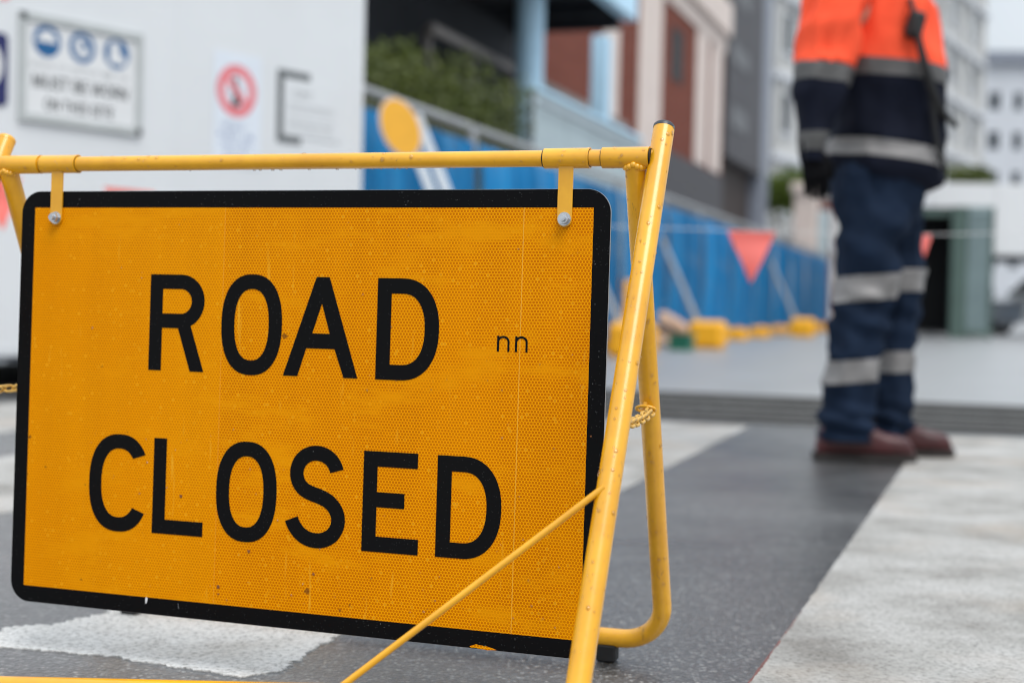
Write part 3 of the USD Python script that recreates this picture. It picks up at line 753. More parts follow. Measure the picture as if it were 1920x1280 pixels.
for sgn in (-1, 1):
    vr = 0.004 + (0.290 - 0.004) * (0.708 - 0.392) / (0.708 - 0.036)
    ur = 0.4705 * sgn
    loop = [(ur + 0.013 * math.cos(a) * (1 if abs(math.cos(a)) < 0.8 else 1), vr - 0.020 - 0.0065 * math.sin(a) * 0.9, 0.391 + 0.0045 * math.sin(a)) for a in np.linspace(0, 2 * PI, 28, endpoint=False)]
    obj('chain_eye', cat([tube(loop, 0.0021, 8, closed=True), seg((ur, vr - 0.010, 0.393), (ur - 0.001, vr - 0.0195, 0.399), 0.0028, 10)]), M['yellow'], stand, 50)
    chain(stand, V(ur + 0.008 * sgn, vr - 0.022, 0.389), V(0.500 * sgn, fv(0.390) + 0.012, 0.390), 0.005)


# rain drops: flattened beads sitting on the upper and camera-facing sides
def beads(centres, normals, radii, flat=0.45, sub=1):
    base = trimesh.creation.icosphere(sub, 1.0)
    out_v, out_f, n0 = [], [], 0
    for c, nrm, r in zip(centres, normals, radii):
        Tm = trimesh.geometry.align_vectors([0, 0, 1], nrm)[:3, :3]
        v = base.vertices * [r * rng.uniform(0.85, 1.15), r * rng.uniform(0.85, 1.25), r * flat]
        out_v.append(v @ Tm.T + c); out_f.append(base.faces + n0); n0 += len(v)
    return trimesh.Trimesh(np.vstack(out_v), np.vstack(out_f), process=False)


def tube_beads(path, r, n, smin, smax, facing):
    path = np.asarray(path, float)
    s = np.r_[0, np.cumsum(np.linalg.norm(np.diff(path, axis=0), axis=1))]
    C, Nn, R = [], [], []
    while len(C) < n:
        sk = rng.uniform(0, s[-1])
        q = np.array([np.interp(sk, s, path[:, i]) for i in range(3)])
        q2 = np.array([np.interp(min(sk + 0.004, s[-1]), s, path[:, i]) for i in range(3)]); q1 = np.array([np.interp(max(sk - 0.004, 0), s, path[:, i]) for i in range(3)])
        d = (q2 - q1) / np.linalg.norm(q2 - q1)
        nr = rng.normal(size=3); nr -= d * (nr @ d); nr /= np.linalg.norm(nr)
        if nr @ facing < rng.uniform(-0.5, 0.5):
            continue
        rad = smin + (smax - smin) * rng.random() ** 3
        C.append(q + nr * (r + rad * 0.1)); Nn.append(nr); R.append(rad)
    return C, Nn, R


C, Nn, R = [], [], []
for pth, r, n, fc in ((np.array([(-0.49, 0.004, BZ), (0.49, 0.004, BZ)]), 0.0108, 110, V(0.2, -0.6, 0.6)), (np.array([(0.434, 0.004, BZ), (0.494, 0.004, BZ)]), 0.0136, 16, V(0.2, -0.6, 0.4)),
                      (np.array([(0.357, 0.004, BZ), (0.415, 0.004, BZ)]), 0.0133, 16, V(0.2, -0.6, 0.4)), (np.array([(-0.495, 0.004, BZ), (-0.357, 0.004, BZ)]), 0.0136, 14, V(0.2, -0.6, 0.4)),
                      (front[-13:], TR, 190, V(0.3, -0.7, 0.5)), (rear[-14:], TR, 170, V(0.3, -0.9, 0.1)), (rear[:14], TR, 60, V(0.3, -0.9, 0.1))):
    # spread along the real length: resample the path first
    c, nn, rr = tube_beads(pth, r, n, 0.0006, 0.0027, fc)
    C += c; Nn += nn; R += rr
for k in range(16):   # drops hanging under the bar
    C.append(V(rng.uniform(-0.3, 0.48), 0.004, BZ - 0.0115)); Nn.append(V(0, 0, -1.0)); R.append(rng.uniform(0.0012, 0.0022))
obj('rain_drops', beads(C, Nn, R), M['drop'], stand, True, kind='stuff')
C, Nn, R = [], [], []
ring = outer.buffer(-0.002).difference(inner.buffer(0.002))
while len(C) < 330:
    s, t = rng.uniform(-BW / 2, BW / 2), rng.uniform(0, BH)
    if not ring.contains(Point(s, t)) or rng.random() > 0.25 + 0.9 * (s + 0.45):
        continue
    C.append(V(s, -0.0006, -t)); Nn.append(V(0, -1, 0)); R.append(0.0004 + 0.0012 * rng.random() ** 3)
while len(C) < 450:
    s, t = rng.uniform(-0.32, 0.42), rng.uniform(0.03, 0.57)
    if rng.random() > 0.2 + 1.2 * max(0, s) + 0.5 * (t > 0.34):
        continue
    C.append(V(s, -0.0010, -t)); Nn.append(V(0, -1, 0)); R.append(0.0004 + 0.0011 * rng.random() ** 3)
bobj('rain_drops', beads(C, Nn, R, 0.5), M['drop'], True, kind='stuff')
#PART2
# ------------------------------------------------------------------ white site shed on the left, its wall turned 37.4 degrees
SHAZ = math.radians(37.4)
SD, SN = V(math.sin(SHAZ), math.cos(SHAZ), 0), V(math.cos(SHAZ), -math.sin(SHAZ), 0)     # along the wall; out of the wall towards the street
P0 = at(150, 140, 7.8)
shed_loc = P0 * [1, 1, 0]
shed_rot = math.degrees(math.atan2(SD[1], SD[0]))
shed = thing('site_shed', 'big white site shed with safety signs on its wall', 'shed', shed_loc, shed_rot)
# local: x along the wall (right), -y out of the wall; the wall face is y = 0
X0, X1, SH0, SH1, DEEP = -7.0, 2.235, 0.19, 3.0, 2.4
for k in range(6):
    a = X0 + 0.06 + (X1 - X0 - 0.12) * k / 6; b = X0 + 0.06 + (X1 - X0 - 0.12) * (k + 1) / 6
    if k >= 4:      # the two panels in view read as one smooth sheet: hairline joint only
        obj('wall_panel', bx(a + 0.0006, b - 0.0006, 0.0, 0.05, SH0 + 0.05, SH1 - 0.08), M['shed'], shed)
    else:
        obj('wall_panel', bx(a + 0.003, b - 0.003, 0.0, 0.05, SH0 + 0.05, SH1 - 0.08, 0.002), M['shed'], shed)
obj('base_rail', bx(X0, X1, -0.004, 0.07, SH0, SH0 + 0.05, 0.003), M['shed_trim'], shed)
obj('roof_rail', bx(X0, X1, -0.02, 0.07, SH1 - 0.08, SH1, 0.004), M['shed_trim'], shed)
obj('corner_post', bx(X1 - 0.06, X1, -0.003, 0.06, SH0 + 0.05, SH1 - 0.08, 0.004), M['shed'], shed)
obj('corner_post', bx(X0, X0 + 0.06, -0.003, 0.06, SH0 + 0.05, SH1 - 0.08, 0.004), M['shed'], shed)
obj('end_wall', cat([bx(X1 - 0.05, X1 - 0.003, 0.06, DEEP, SH0, SH1), bx(X0, X0 + 0.05, 0.06, DEEP, SH0, SH1), bx(X0, X1, DEEP, DEEP + 0.05, SH0, SH1)]), M['shed'], shed)
obj('roof', bx(X0 - 0.03, X1 + 0.03, -0.03, DEEP + 0.08, SH1, SH1 + 0.06, 0.01), M['shed_trim'], shed)
obj('floor_frame', bx(X0 + 0.05, X1 - 0.05, 0.06, DEEP, SH0 - 0.02, SH0 + 0.05), M['steel_blue'], shed)
for x in (X0 + 0.6, -3.4, -0.6, X1 - 0.5):
    for y in (0.25, DEEP - 0.4):
        obj('support_block', bx(x - 0.2, x + 0.2, y, y + 0.2, 0.0, SH0 - 0.02, 0.006), M['concrete'], shed)


def plate(shape, depth, y):
    return upright(ext(shape, depth), y)


def text(txt, width, height, x, z, y, bold=True, depth=0.0006):
    m = meshkit.text_mesh(txt, height, depth, bold)
    b = m.bounds
    m.apply_translation([-b[0][0], 0, 0])
    m.apply_scale([width / (b[1][0] - b[0][0]), 1, 1])
    m.apply_translation([x - width / 2, z, 0])
    return upright(m, y)


def dashes(x0, x1, z, h, seed, y, unit=0.020):
    r, out, x = np.random.default_rng(seed), [], x0
    while x < x1 - unit * 2:
        k = r.integers(3, 9)
        for _ in range(k):
            if x > x1 - unit:
                break
            out += [sbox(x, z, x + unit * 0.22, z + h), sbox(x, z + h * r.choice([0, 0.42, 0.82]), x + unit * 0.66, z + h * 0.18 + h * r.choice([0, 0.42, 0.82]))]
            x += unit
        x += unit * 0.9
    return plate(shapely.union_all(out).intersection(sbox(x0, z - 1, x1, z + 1)), 0.0006, y)


def frame(x0, x1, z0, z1, w, d):
    return plate(sbox(x0, z0, x1, z1).difference(sbox(x0 + w, z0 + w, x1 - w, z1 - w)), d, -0.001)


# the framed "must be worn" sign
s1 = thing('safety_sign', 'grey framed white safety sign with three blue discs on the white shed', 'safety sign', shed_loc, shed_rot)
obj('frame', frame(-0.386, 0.406, 1.432, 2.002, 0.040, 0.020), M['frame_grey'], s1)
for (x, z) in ((-0.366, 1.982), (0.386, 1.452)):
    obj('frame_corner', plate(sbox(x - 0.018, z - 0.018, x + 0.018, z + 0.018), 0.003, -0.0212), M['print_dark'], s1)
obj('board', bx(-0.345, 0.365, -0.009, -0.002, 1.473, 1.961), M['sign_white'], s1)
ym = -0.0092
for cx, cz in ((-0.216, 1.868), (0.006, 1.868), (0.232, 1.868)):
    obj('blue_disc', plate(Point(cx, cz).buffer(0.085, 24), 0.0006, ym), M['sign_blue'], s1)
helmet = Point(-0.216, 1.872).buffer(0.052, 20).intersection(sbox(-0.3, 1.872, -0.1, 2)).union(sbox(-0.282, 1.862, -0.152, 1.876))
goggle = Point(0.006, 1.868).buffer(0.056, 20).difference(Point(0.006, 1.868).buffer(0.043, 20)).union(LineString([(-0.02, 1.90), (-0.005, 1.845), (0.035, 1.84)]).buffer(0.016))
bootp = Polygon([(0.200, 1.925), (0.238, 1.925), (0.248, 1.870), (0.285, 1.838), (0.285, 1.818), (0.19, 1.818), (0.192, 1.870)]).buffer(0.006)
for q in (helmet, goggle, bootp):
    obj('pictogram', plate(q, 0.0006, ym - 0.0008), M['sign_white'], s1)
obj('print_line', dashes(-0.325, 0.345, 1.725, 0.030, 3, ym, 0.0225), M['print_grey'], s1, kind='stuff')
obj('lettering', text('MUST BE WORN', 0.61, 0.066, 0.005, 1.618, ym), M['print_dark'], s1)
obj('lettering', text('ON THIS SITE', 0.44, 0.060, -0.005, 1.505, ym), M['print_dark'], s1)

# the prohibition sign
s2 = thing('prohibition_sign', 'pale sign with a faded red prohibition ring on the white shed', 'safety sign', shed_loc, shed_rot)
obj('panel', plate(rrect(0.940, 1.318, 1.33, 2.003, 0.012), 0.004, -0.001), M['sign_paper'], s2)
rc = Point(1.118, 1.778)
obj('ring', plate(rc.buffer(0.158, 32).difference(rc.buffer(0.098, 32)), 0.0006, -0.0052), M['sign_red'], s2)
fig = Point(1.105, 1.838).buffer(0.020).union(LineString([(1.105, 1.81), (1.12, 1.755), (1.10, 1.70)]).buffer(0.021)).union(LineString([(1.12, 1.755), (1.135, 1.70)]).buffer(0.014)).union(LineString([(1.075, 1.77), (1.115, 1.80), (1.15, 1.775)]).buffer(0.010))
obj('pictogram', plate(fig, 0.0006, -0.0052), M['print_dark'], s2)
bar = LineString([(1.045, 1.848), (1.190, 1.708)]).buffer(0.020, cap_style='flat')
obj('slash', plate(bar, 0.0006, -0.0062), M['sign_red'], s2)
for z, a, b, sd_ in ((1.545, 1.01, 1.25, 4), (1.490, 0.98, 1.285, 5), (1.432, 1.0, 1.26, 6), (1.375, 1.03, 1.23, 7)):
    obj('print_line', dashes(a, b, z, 0.036, sd_, -0.0052, 0.026), M['print_blue_grey'], s2, kind='stuff')

# the notice near the corner; its frame is left open where glare washes it out
s3 = thing('notice_sign', 'white notice near the corner of the white shed, dark grey frame cut open at right for glare', 'notice', shed_loc, shed_rot)
obj('frame', plate(sbox(1.455, 1.512, 1.503, 1.965).union(sbox(1.455, 1.918, 1.735, 1.965)).union(sbox(1.455, 1.512, 1.66, 1.557)), 0.006, -0.001), M['bracket'], s3)
obj('sheet', bx(1.507, 2.012, -0.0055, -0.002, 1.559, 1.916), M['shed'], s3)
obj('heading', dashes(1.59, 1.84, 1.800, 0.050, 9, -0.0062, 0.034), M['print_grey'], s3, kind='stuff')
for k, z in enumerate((1.745, 1.715, 1.655, 1.625, 1.595)):
    obj('print_line', dashes(1.55, 1.97, z, 0.014, 20 + k, -0.0062, 0.013), M['print_grey'], s3, kind='stuff')

# navy sign at the picture's left edge
s4 = thing('navy_sign', 'navy blue sign with a pale ring left of the framed safety sign', 'sign', shed_loc, shed_rot)
obj('panel', plate(rrect(-0.86, -0.446, 1.492, 1.868, 0.03), 0.006, -0.001), M['sign_navy'], s4)
obj('ring', plate(Point(-0.62, 1.70).buffer(0.142, 32).difference(Point(-0.62, 1.70).buffer(0.075, 32)), 0.0006, -0.0072), M['sign_white'], s4)
s5 = thing('red_dot_sticker', 'small pale red round sticker above the navy sign', 'sticker', shed_loc, shed_rot)
obj('disc', plate(Point(-0.475, 2.085).buffer(0.045, 20), 0.0006, -0.001), M['sign_red'], s5)
obj('rim', plate(Point(-0.475, 2.085).buffer(0.052, 20).difference(Point(-0.475, 2.085).buffer(0.0455, 20)), 0.0005, -0.001), M['sign_white'], s5)

# ------------------------------------------------------------------ bunting
bun = thing('flag_bunting', 'white line of coral triangular flags strung behind the orange board', 'bunting')
bp = [(-420, 300, 6.3), (-10, 330, 6.5), (242, 354, 6.6), (640, 392, 6.7), (1030, 419, 6.75), (1410, 433, 6.8), (1703, 440, 6.85), (1860, 437, 6.9), (2150, 428, 7.0)]
B3 = np.array([at(*q) for q in bp])
cb = np.r_[0, np.cumsum(np.linalg.norm(np.diff(B3, axis=0), axis=1))]
spl = CubicSpline(cb, B3)
tt = np.linspace(0, cb[-1], 160)
obj('line', tube(spl(tt), 0.0022, 6), M['string'], bun, True)
ribbon = []
for i in (1, 2, 3, 4, 5, 6):
    s = cb[i]
    a, b, mid = spl(s - 0.118), spl(s + 0.118), spl(s)
    tip = mid + V(0.015, 0.02, -0.245) + (0.02 if i != 5 else -0.01) * (b - a) / np.linalg.norm(b - a)
    nrm = np.cross(b - a, V(0, 0, 1)); nrm /= np.linalg.norm(nrm)
    rows, Vv, Ff = 9, [], []
    for r in range(rows + 1):
        f = r / rows
        p, q = a + (tip - a) * f, b + (tip - b) * f
        for c in range(9):
            g_ = c / 8
            x = p + (q - p) * g_
            x = x + nrm * (0.012 * math.sin(3.1 * g_ + i) * f + 0.008 * math.sin(7 * f + 2 * i))
            Vv.append(x)
    for r in range(rows):
        for c in range(8):
            k = r * 9 + c
            Ff += [[k, k + 1, k + 10], [k, k + 10, k + 9]]
    Vv = np.array(Vv)
    both = trimesh.Trimesh(np.vstack([Vv, Vv + nrm * 0.0008]), np.vstack([Ff, np.array(Ff)[:, ::-1] + len(Vv)]), process=False)
    obj('flag', both, M['flag'], bun, True)
for i, q in enumerate((B3[0], B3[-1])):
    pz = thing('picket_post', ['steel picket post holding the left end of the flag line', 'steel picket post holding the right end of the flag line'][i], 'post', q * [1, 1, 0])
    obj('shaft', cat([bx(-0.02, 0.02, -0.003, 0.003, 0, 1.5, 0.001), bx(-0.003, 0.003, 0.0035, 0.03, 0, 1.5, 0.001)]), M['galv'], pz)
    obj('safety_cap', trimesh.creation.icosphere(2, 0.03).apply_translation([0, 0, 1.52]), M['yellow_plastic'], pz, True)

# ------------------------------------------------------------------ the worker
PY = 5.10
person_loc = V(1.42, PY, 0)


def W(px, py, dy=0.0):
    """A point of the figure in its own space (origin between the boots): facing +x, dy towards (-) or away from (+) the camera."""
    return at(px, py, PY + dy) - person_loc


person = thing('person', 'worker standing in orange and navy hi-vis jacket with grey bands, navy trousers, dark red boots', 'person', person_loc)
NS = 44


def cloth_loft(sections, seed, fold=0.008, n=NS, k=None, slim=1.0, freq=9.0, aniso=(1, 1, 0.55), creases=()):
    """sections: (centre xyz, half width along x, half depth along y); a smooth skin through them with folds."""
    S = np.array([[*c, rx * slim, ry * slim] for c, rx, ry in sections], float)
    t = np.r_[0, np.cumsum(np.linalg.norm(np.diff(S[:, :3], axis=0), axis=1))]
    k = k or max(24, int(t[-1] / 0.018))
    q = CubicSpline(t, S)(np.linspace(0, t[-1], k))
    ang = np.arange(n) * 2 * PI / n
    tang = np.gradient(q[:, :3], axis=0); tang /= np.linalg.norm(tang, axis=1, keepdims=True)
    rings = []
    for i in range(k):
        d = tang[i]
        xa = V(1, 0, 0) - d * d[0]; xa /= np.linalg.norm(xa)
        ya = np.cross(d, xa)
        c, s = np.cos(ang), np.sin(ang)
        e = 2 / 2.25
        cc, ss = np.sign(c) * abs(c) ** e, np.sign(s) * abs(s) ** e
        rad = q[i, 3] * cc[:, None] * xa + q[i, 4] * ss[:, None] * ya
        p = q[i, :3] + rad
        pn = p * np.array(aniso) * freq
        f = (meshkit.fbm(pn, 3, seed) - 0.5) * 2 * fold + (1 - abs(meshkit.noise(pn * 1.7 + 5, seed + 3) * 2 - 1) - 0.5) * fold * 1.7 - fold * 0.2
        for (zc_, wd_, am_, fr_) in creases:      # slanting bunched folds at knee and cuff
            f = f + am_ * math.exp(-((q[i, 2] - zc_) / wd_) ** 2) * np.sin(fr_ * q[i, 2] + 1.6 * np.sin(ang + seed) + 2.2 * meshkit.noise(p * 9, seed))
        p = p + rad / np.linalg.norm(rad, axis=1, keepdims=True) * f[:, None]
        rings.append(p)
    return np.array(rings)


def split_z(mesh, planes, names):
    """Cuts a closed cloth mesh by planes (point, normal) from the bottom up; returns the slices."""
    m = m3.Manifold(m3.Mesh(np.asarray(mesh.vertices, np.float32), np.asarray(mesh.faces, np.uint32)))
    out = []
    for (pt, nr) in planes:
        nr = np.asarray(nr, float); nr /= np.linalg.norm(nr)
        up, dn_ = m.split_by_plane(list(map(float, nr)), float(np.dot(pt, nr)))
        out.append(dn_); m = up
    out.append(m)
    return out


def to_tri(man):
    q = man.to_mesh()
    return trimesh.Trimesh(q.vert_properties[:, :3], q.tri_verts, process=True)


def hip(px0, px1, py, dy, depth):
    a, b = W(px0, py, dy), W(px1, py, dy)
    return ((a + b) / 2, (b[0] - a[0]) / 2 * 0.955, depth * 0.97)


near, far = -0.095, 0.115
# trousers: near leg, far leg, seat
nl = cloth_loft([hip(1534, 1636, 825, near, 0.098), hip(1533, 1640, 796, near, 0.100), hip(1541, 1645, 720, near, 0.098), hip(1546, 1650, 660, near, 0.100), hip(1556, 1672, 590, near, 0.102), hip(1562, 1690, 525, near, 0.108),
                 hip(1564, 1702, 450, near, 0.118), hip(1562, 1716, 380, near + 0.01, 0.125), hip(1562, 1724, 320, near + 0.03, 0.12)], 21, 0.020, freq=10, slim=0.90, k=110, creases=((0.13, 0.07, 0.011, 95), (0.50, 0.09, 0.008, 75), (0.80, 0.08, 0.006, 60)))
fl = cloth_loft([hip(1624, 1698, 812, far, 0.098), hip(1626, 1704, 780, far, 0.100), hip(1630, 1710, 700, far, 0.098), hip(1640, 1718, 640, far, 0.100), hip(1636, 1728, 570, far, 0.102), hip(1630, 1737, 520, far, 0.108),
                 hip(1610, 1737, 450, far, 0.118), hip(1585, 1735, 380, far - 0.01, 0.125), hip(1572, 1732, 320, far - 0.03, 0.12)], 33, 0.020, freq=10, slim=0.90, k=110, creases=((0.13, 0.07, 0.011, 90), (0.50, 0.09, 0.008, 70)))


def banded(rings, bands, name, normal=(0.0, 0, 1)):
    mesh = loft(rings)
    pl = []
    for (z0, z1) in bands:
        pl += [(V(0, 0, z0), normal), (V(0, 0, z1), normal)]
    return split_z(mesh, pl, None)


zz = lambda py, dy: W(1620, py, dy)[2]
root_t = UsdGeom.Xform.Define(stage, numbered(str(person.GetPath()) + '/trousers')).GetPrim()
for rings, dy, b in ((nl, near, ((704, 661), (554, 506))), (fl, far, ((695, 655), (545, 503)))):
    sl = banded(rings, [(zz(p, dy), zz(q, dy)) for p, q in b], 'leg', (-0.10 if dy < 0 else -0.03, 0, 1))
    for i, man in enumerate(sl):
        if i % 2 == 0:
            obj('trouser_leg', to_tri(man), M['trouser'], root_t, 60)
        else:
            t_ = to_tri(man)
            c = t_.vertices.mean(0); t_.vertices = (t_.vertices - c) * [1.02, 1.03, 0.98] + c
            obj('reflective_band', t_, M['tape'], root_t, 60)
seat = cloth_loft([hip(1585, 1712, 430, 0.01, 0.17), hip(1563, 1728, 385, 0.01, 0.195), hip(1557, 1735, 340, 0.01, 0.20), hip(1560, 1735, 300, 0.01, 0.19)], 41, 0.008)
obj('trouser_seat', loft(seat), M['trouser'], root_t, 60)

# boots
def boot(px0, px1, py, dy, name='boot'):
    a, b = W(px0, py, dy), W(px1, py, dy)
    x0, x1 = a[0], b[0]
    L = x1 - x0
    r = UsdGeom.Xform.Define(stage, numbered(str(person.GetPath()) + '/boot')).GetPrim()
    secs = []
    for f, h, w in ((0.0, 0.070, 0.020), (0.03, 0.110, 0.034), (0.12, 0.160, 0.042), (0.30, 0.180, 0.044), (0.45, 0.155, 0.044), (0.58, 0.120, 0.047), (0.70, 0.102, 0.052), (0.84, 0.096, 0.053), (0.94, 0.082, 0.046), (1.0, 0.048, 0.024)):
        n = 28
        ang = np.arange(n) * 2 * PI / n
        c, s = np.cos(ang), np.sin(ang)
        z0 = 0.020
        secs.append(np.stack([np.full(n, x0 + L * f), dy + w * np.sign(c) * abs(c) ** 0.75, z0 + (h - z0) / 2 + (h - z0) / 2 * np.sign(s) * abs(s) ** 0.8], 1))
    up = loft(secs)
    obj('upper', up, M['boot'], r, True)
    sole = Polygon([(x0 - 0.004, -0.03), (x0 + L * 0.1, -0.042), (x0 + L * 0.45, -0.040), (x0 + L * 0.75, -0.054), (x0 + L * 0.93, -0.042), (x1 + 0.006, -0.014), (x1 + 0.006, 0.014), (x0 + L * 0.93, 0.042),
                    (x0 + L * 0.75, 0.054), (x0 + L * 0.45, 0.040), (x0 + L * 0.1, 0.042), (x0 - 0.004, 0.03)]).buffer(0.006)
    heel = sole.intersection(sbox(x0 - 1, -1, x0 + L * 0.37, 1)).union(sole.intersection(sbox(x0 + L * 0.385, -1, x1 + 1, 1)))
    obj('sole', cat([ext(heel, 0.014).apply_translation([0, dy, 0.0042]), ext(sole, 0.012).apply_translation([0, dy, 0.0175])]), M['sole'], r)
    obj('laces', cat([tube([(x0 + L * f, dy - 0.026, h - 0.004), (x0 + L * (f + 0.02), dy, h + 0.006), (x0 + L * f, dy + 0.026, h - 0.004)], 0.004, 8) for f, h in ((0.39, 0.168), (0.45, 0.155), (0.51, 0.138), (0.57, 0.123))]), M['sole'], r, True)


boot(1530, 1712, 850, near)
boot(1618, 1783, 840, far)

# jacket body
TH = V(0.05, 0, 1.0)
jb = cloth_loft([hip(1575, 1728, 352, 0.01, 0.175), hip(1553, 1758, 335, 0.01, 0.205), hip(1548, 1772, 312, 0.01, 0.215), hip(1556, 1772, 280, 0.01, 0.205), hip(1560, 1771, 240, 0.0, 0.205), hip(1556, 1769, 190, 0.0, 0.21),
                 hip(1550, 1766, 140, 0.0, 0.215), hip(1545, 1761, 90, 0.0, 0.22), hip(1540, 1748, 40, 0.0, 0.225), hip(1540, 1722, 0, 0.0, 0.22), hip(1548, 1700, -28, 0.0, 0.19), hip(1572, 1682, -48, 0.0, 0.11), hip(1588, 1676, -66, 0.0, 0.075)],
                51, 0.020, n=64, freq=7)
tilt = (0.075, 0.02, 1.0)
zc = lambda py: W(1655, py, -0.2)
sl = split_z(loft(jb), [(zc(292), (0.13, 0, 1)), (zc(259), (0.13, 0, 1)), (zc(140), tilt), (zc(108), tilt)], None)
root_j = UsdGeom.Xform.Define(stage, numbered(str(person.GetPath()) + '/jacket')).GetPrim()
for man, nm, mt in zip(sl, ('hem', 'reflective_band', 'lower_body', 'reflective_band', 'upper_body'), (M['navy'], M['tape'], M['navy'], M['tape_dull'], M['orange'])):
    t_ = to_tri(man)
    if nm == 'reflective_band':
        c = t_.vertices.mean(0); t_.vertices = (t_.vertices - c) * [1.012, 1.012, 0.99] + c
    obj(nm, t_, mt, root_j, 60)
# near sleeve, hanging slightly back; far sleeve, hanging in front of the belly on the far side
ay = -0.255
ns = cloth_loft([hip(1500, 1545, 305, ay + 0.01, 0.050), hip(1499, 1548, 270, ay + 0.01, 0.060), hip(1499, 1556, 235, ay, 0.068), hip(1495, 1574, 200, ay, 0.074), hip(1489, 1588, 170, ay, 0.080), hip(1491, 1596, 140, ay, 0.084),
                 hip(1489, 1604, 105, ay + 0.01, 0.088), hip(1498, 1612, 60, ay + 0.02, 0.094), hip(1508, 1622, 15, ay + 0.04, 0.098), hip(1522, 1640, -22, ay + 0.08, 0.095), hip(1545, 1650, -44, ay + 0.14, 0.07)],
                61, 0.018, freq=9)
zs = lambda py: W(1545, py, ay)
slv = split_z(loft(ns), [(zs(284), (0, 0, 1)), (zs(249), (0, 0, 1)), (zs(156), (0.09, 0, 1)), (zs(123), (0.09, 0, 1))], None)
root_s = UsdGeom.Xform.Define(stage, numbered(str(person.GetPath()) + '/sleeve')).GetPrim()
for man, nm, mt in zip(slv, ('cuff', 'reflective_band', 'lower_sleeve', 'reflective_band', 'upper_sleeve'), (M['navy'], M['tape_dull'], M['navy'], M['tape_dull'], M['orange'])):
    t_ = to_tri(man)
    if nm == 'reflective_band':
        c = t_.vertices.mean(0); t_.vertices = (t_.vertices - c) * [1.02, 1.02, 0.99] + c
    obj(nm, t_, mt, root_s, 60)
ay2 = 0.255
fs = cloth_loft([hip(1600, 1650, 300, ay2, 0.05), hip(1590, 1650, 250, ay2, 0.06), hip(1575, 1655, 190, ay2, 0.075), hip(1560, 1660, 130, ay2, 0.085), hip(1550, 1665, 60, ay2 - 0.02, 0.092), hip(1552, 1668, 10, ay2 - 0.05, 0.095), hip(1565, 1665, -30, ay2 - 0.12, 0.08)], 71, 0.013)
slv = split_z(loft(fs), [(zs(156), (0, 0, 1)), (zs(123), (0, 0, 1))], None)
root_s = UsdGeom.Xform.Define(stage, numbered(str(person.GetPath()) + '/sleeve')).GetPrim()
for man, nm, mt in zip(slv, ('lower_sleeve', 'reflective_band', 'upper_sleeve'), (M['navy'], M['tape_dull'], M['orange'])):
    obj(nm, to_tri(man), mt, root_s, 60)
# radio microphone on the chest with its cord, the zip line, and a strap end poking out in front
rm = W(1716, 47, -0.225)
mic = bx(-0.029, 0.029, -0.024, 0.024, -0.046, 0.046, 0.013)
mic.apply_transform(trimesh.transformations.rotation_matrix(0.25, [0, 1, 0])); mic.apply_translation(rm)
mroot = UsdGeom.Xform.Define(stage, numbered(str(person.GetPath()) + '/radio_microphone')).GetPrim()
obj('body', mic, M['rubber'], mroot)
cord = np.array([W(1706, -2, -0.20), W(1712, 20, -0.235), W(1722, 72, -0.245), W(1733, 118, -0.245), W(1742, 150, -0.24), W(1756, 190, -0.215), W(1769, 214, -0.17), W(1792, 235, -0.12)])
cc_ = CubicSpline(np.arange(len(cord)), cord)(np.linspace(0, len(cord) - 1, 60))
obj('cord', tube(cc_, np.interp(np.linspace(0, 1, 60), [0, 0.3, 0.5, 0.8, 1], [0.007, 0.013, 0.018, 0.015, 0.010]), 10), M['rubber'], mroot, True)
zp = np.array([W(1742, 150, -0.235), W(1749, 200, -0.215), W(1754, 250, -0.205), W(1763, 290, -0.19), W(1772, 318, -0.16)])
zq = CubicSpline(np.arange(len(zp)), zp)(np.linspace(0, len(zp) - 1, 40))
obj('front_placket', tube(zq, 0.010, 8), M['rubber'], root_j, True)

# body: head, neck, trunk, arms, hands in one surface (most of it under the clothes)
J, HAND = {}, {}
def jt(n_, p, r): J[n_] = (p, r)
jt('hipc', W(1648, 345, 0.01), 0.10); jt('chest', W(1640, 60, 0.0), 0.13); jt('neck0', W(1634, -40, 0.0), 0.062); jt('neck1', W(1642, -82, 0.0), 0.058)
hc = W(1652, -135, 0.0)
jt('skull', hc + V(-0.012, 0, 0.035), 0.088); jt('face', hc + V(0.030, 0, -0.030), 0.066); jt('chin', hc + V(0.055, 0, -0.082), 0.028); jt('jaw', hc + V(-0.01, 0, -0.05), 0.055)
jt('nose0', hc + V(0.088, 0, 0.010), 0.009); jt('nose1', hc + V(0.110, 0, -0.022), 0.012); jt('lip', hc + V(0.086, 0, -0.050), 0.013); jt('lip2', hc + V(0.084, 0, -0.062), 0.012)
for s in (-1, 1):
    jt(f'brow{s}', hc + V(0.078, s * 0.034, 0.024), 0.014); jt(f'ear{s}', hc + V(-0.012, s * 0.082, -0.005), 0.014); jt(f'earb{s}', hc + V(-0.018, s * 0.086, 0.022), 0.015); jt(f'cheek{s}', hc + V(0.060, s * 0.042, -0.022), 0.026)
L = [('hipc', 'chest'), ('chest', 'neck0'), ('neck0', 'neck1'), ('neck1', 'jaw'), ('skull', 'face'), ('face', 'chin'), ('skull', 'jaw'), ('jaw', 'chin'), ('nose0', 'nose1'), ('lip', 'lip2'), ('face', 'lip')]
for s in (-1, 1):
    L += [(f'brow{s}', 'nose0'), (f'ear{s}', f'earb{s}'), (f'cheek{s}', 'lip'), (f'cheek{s}', f'brow{s}')]
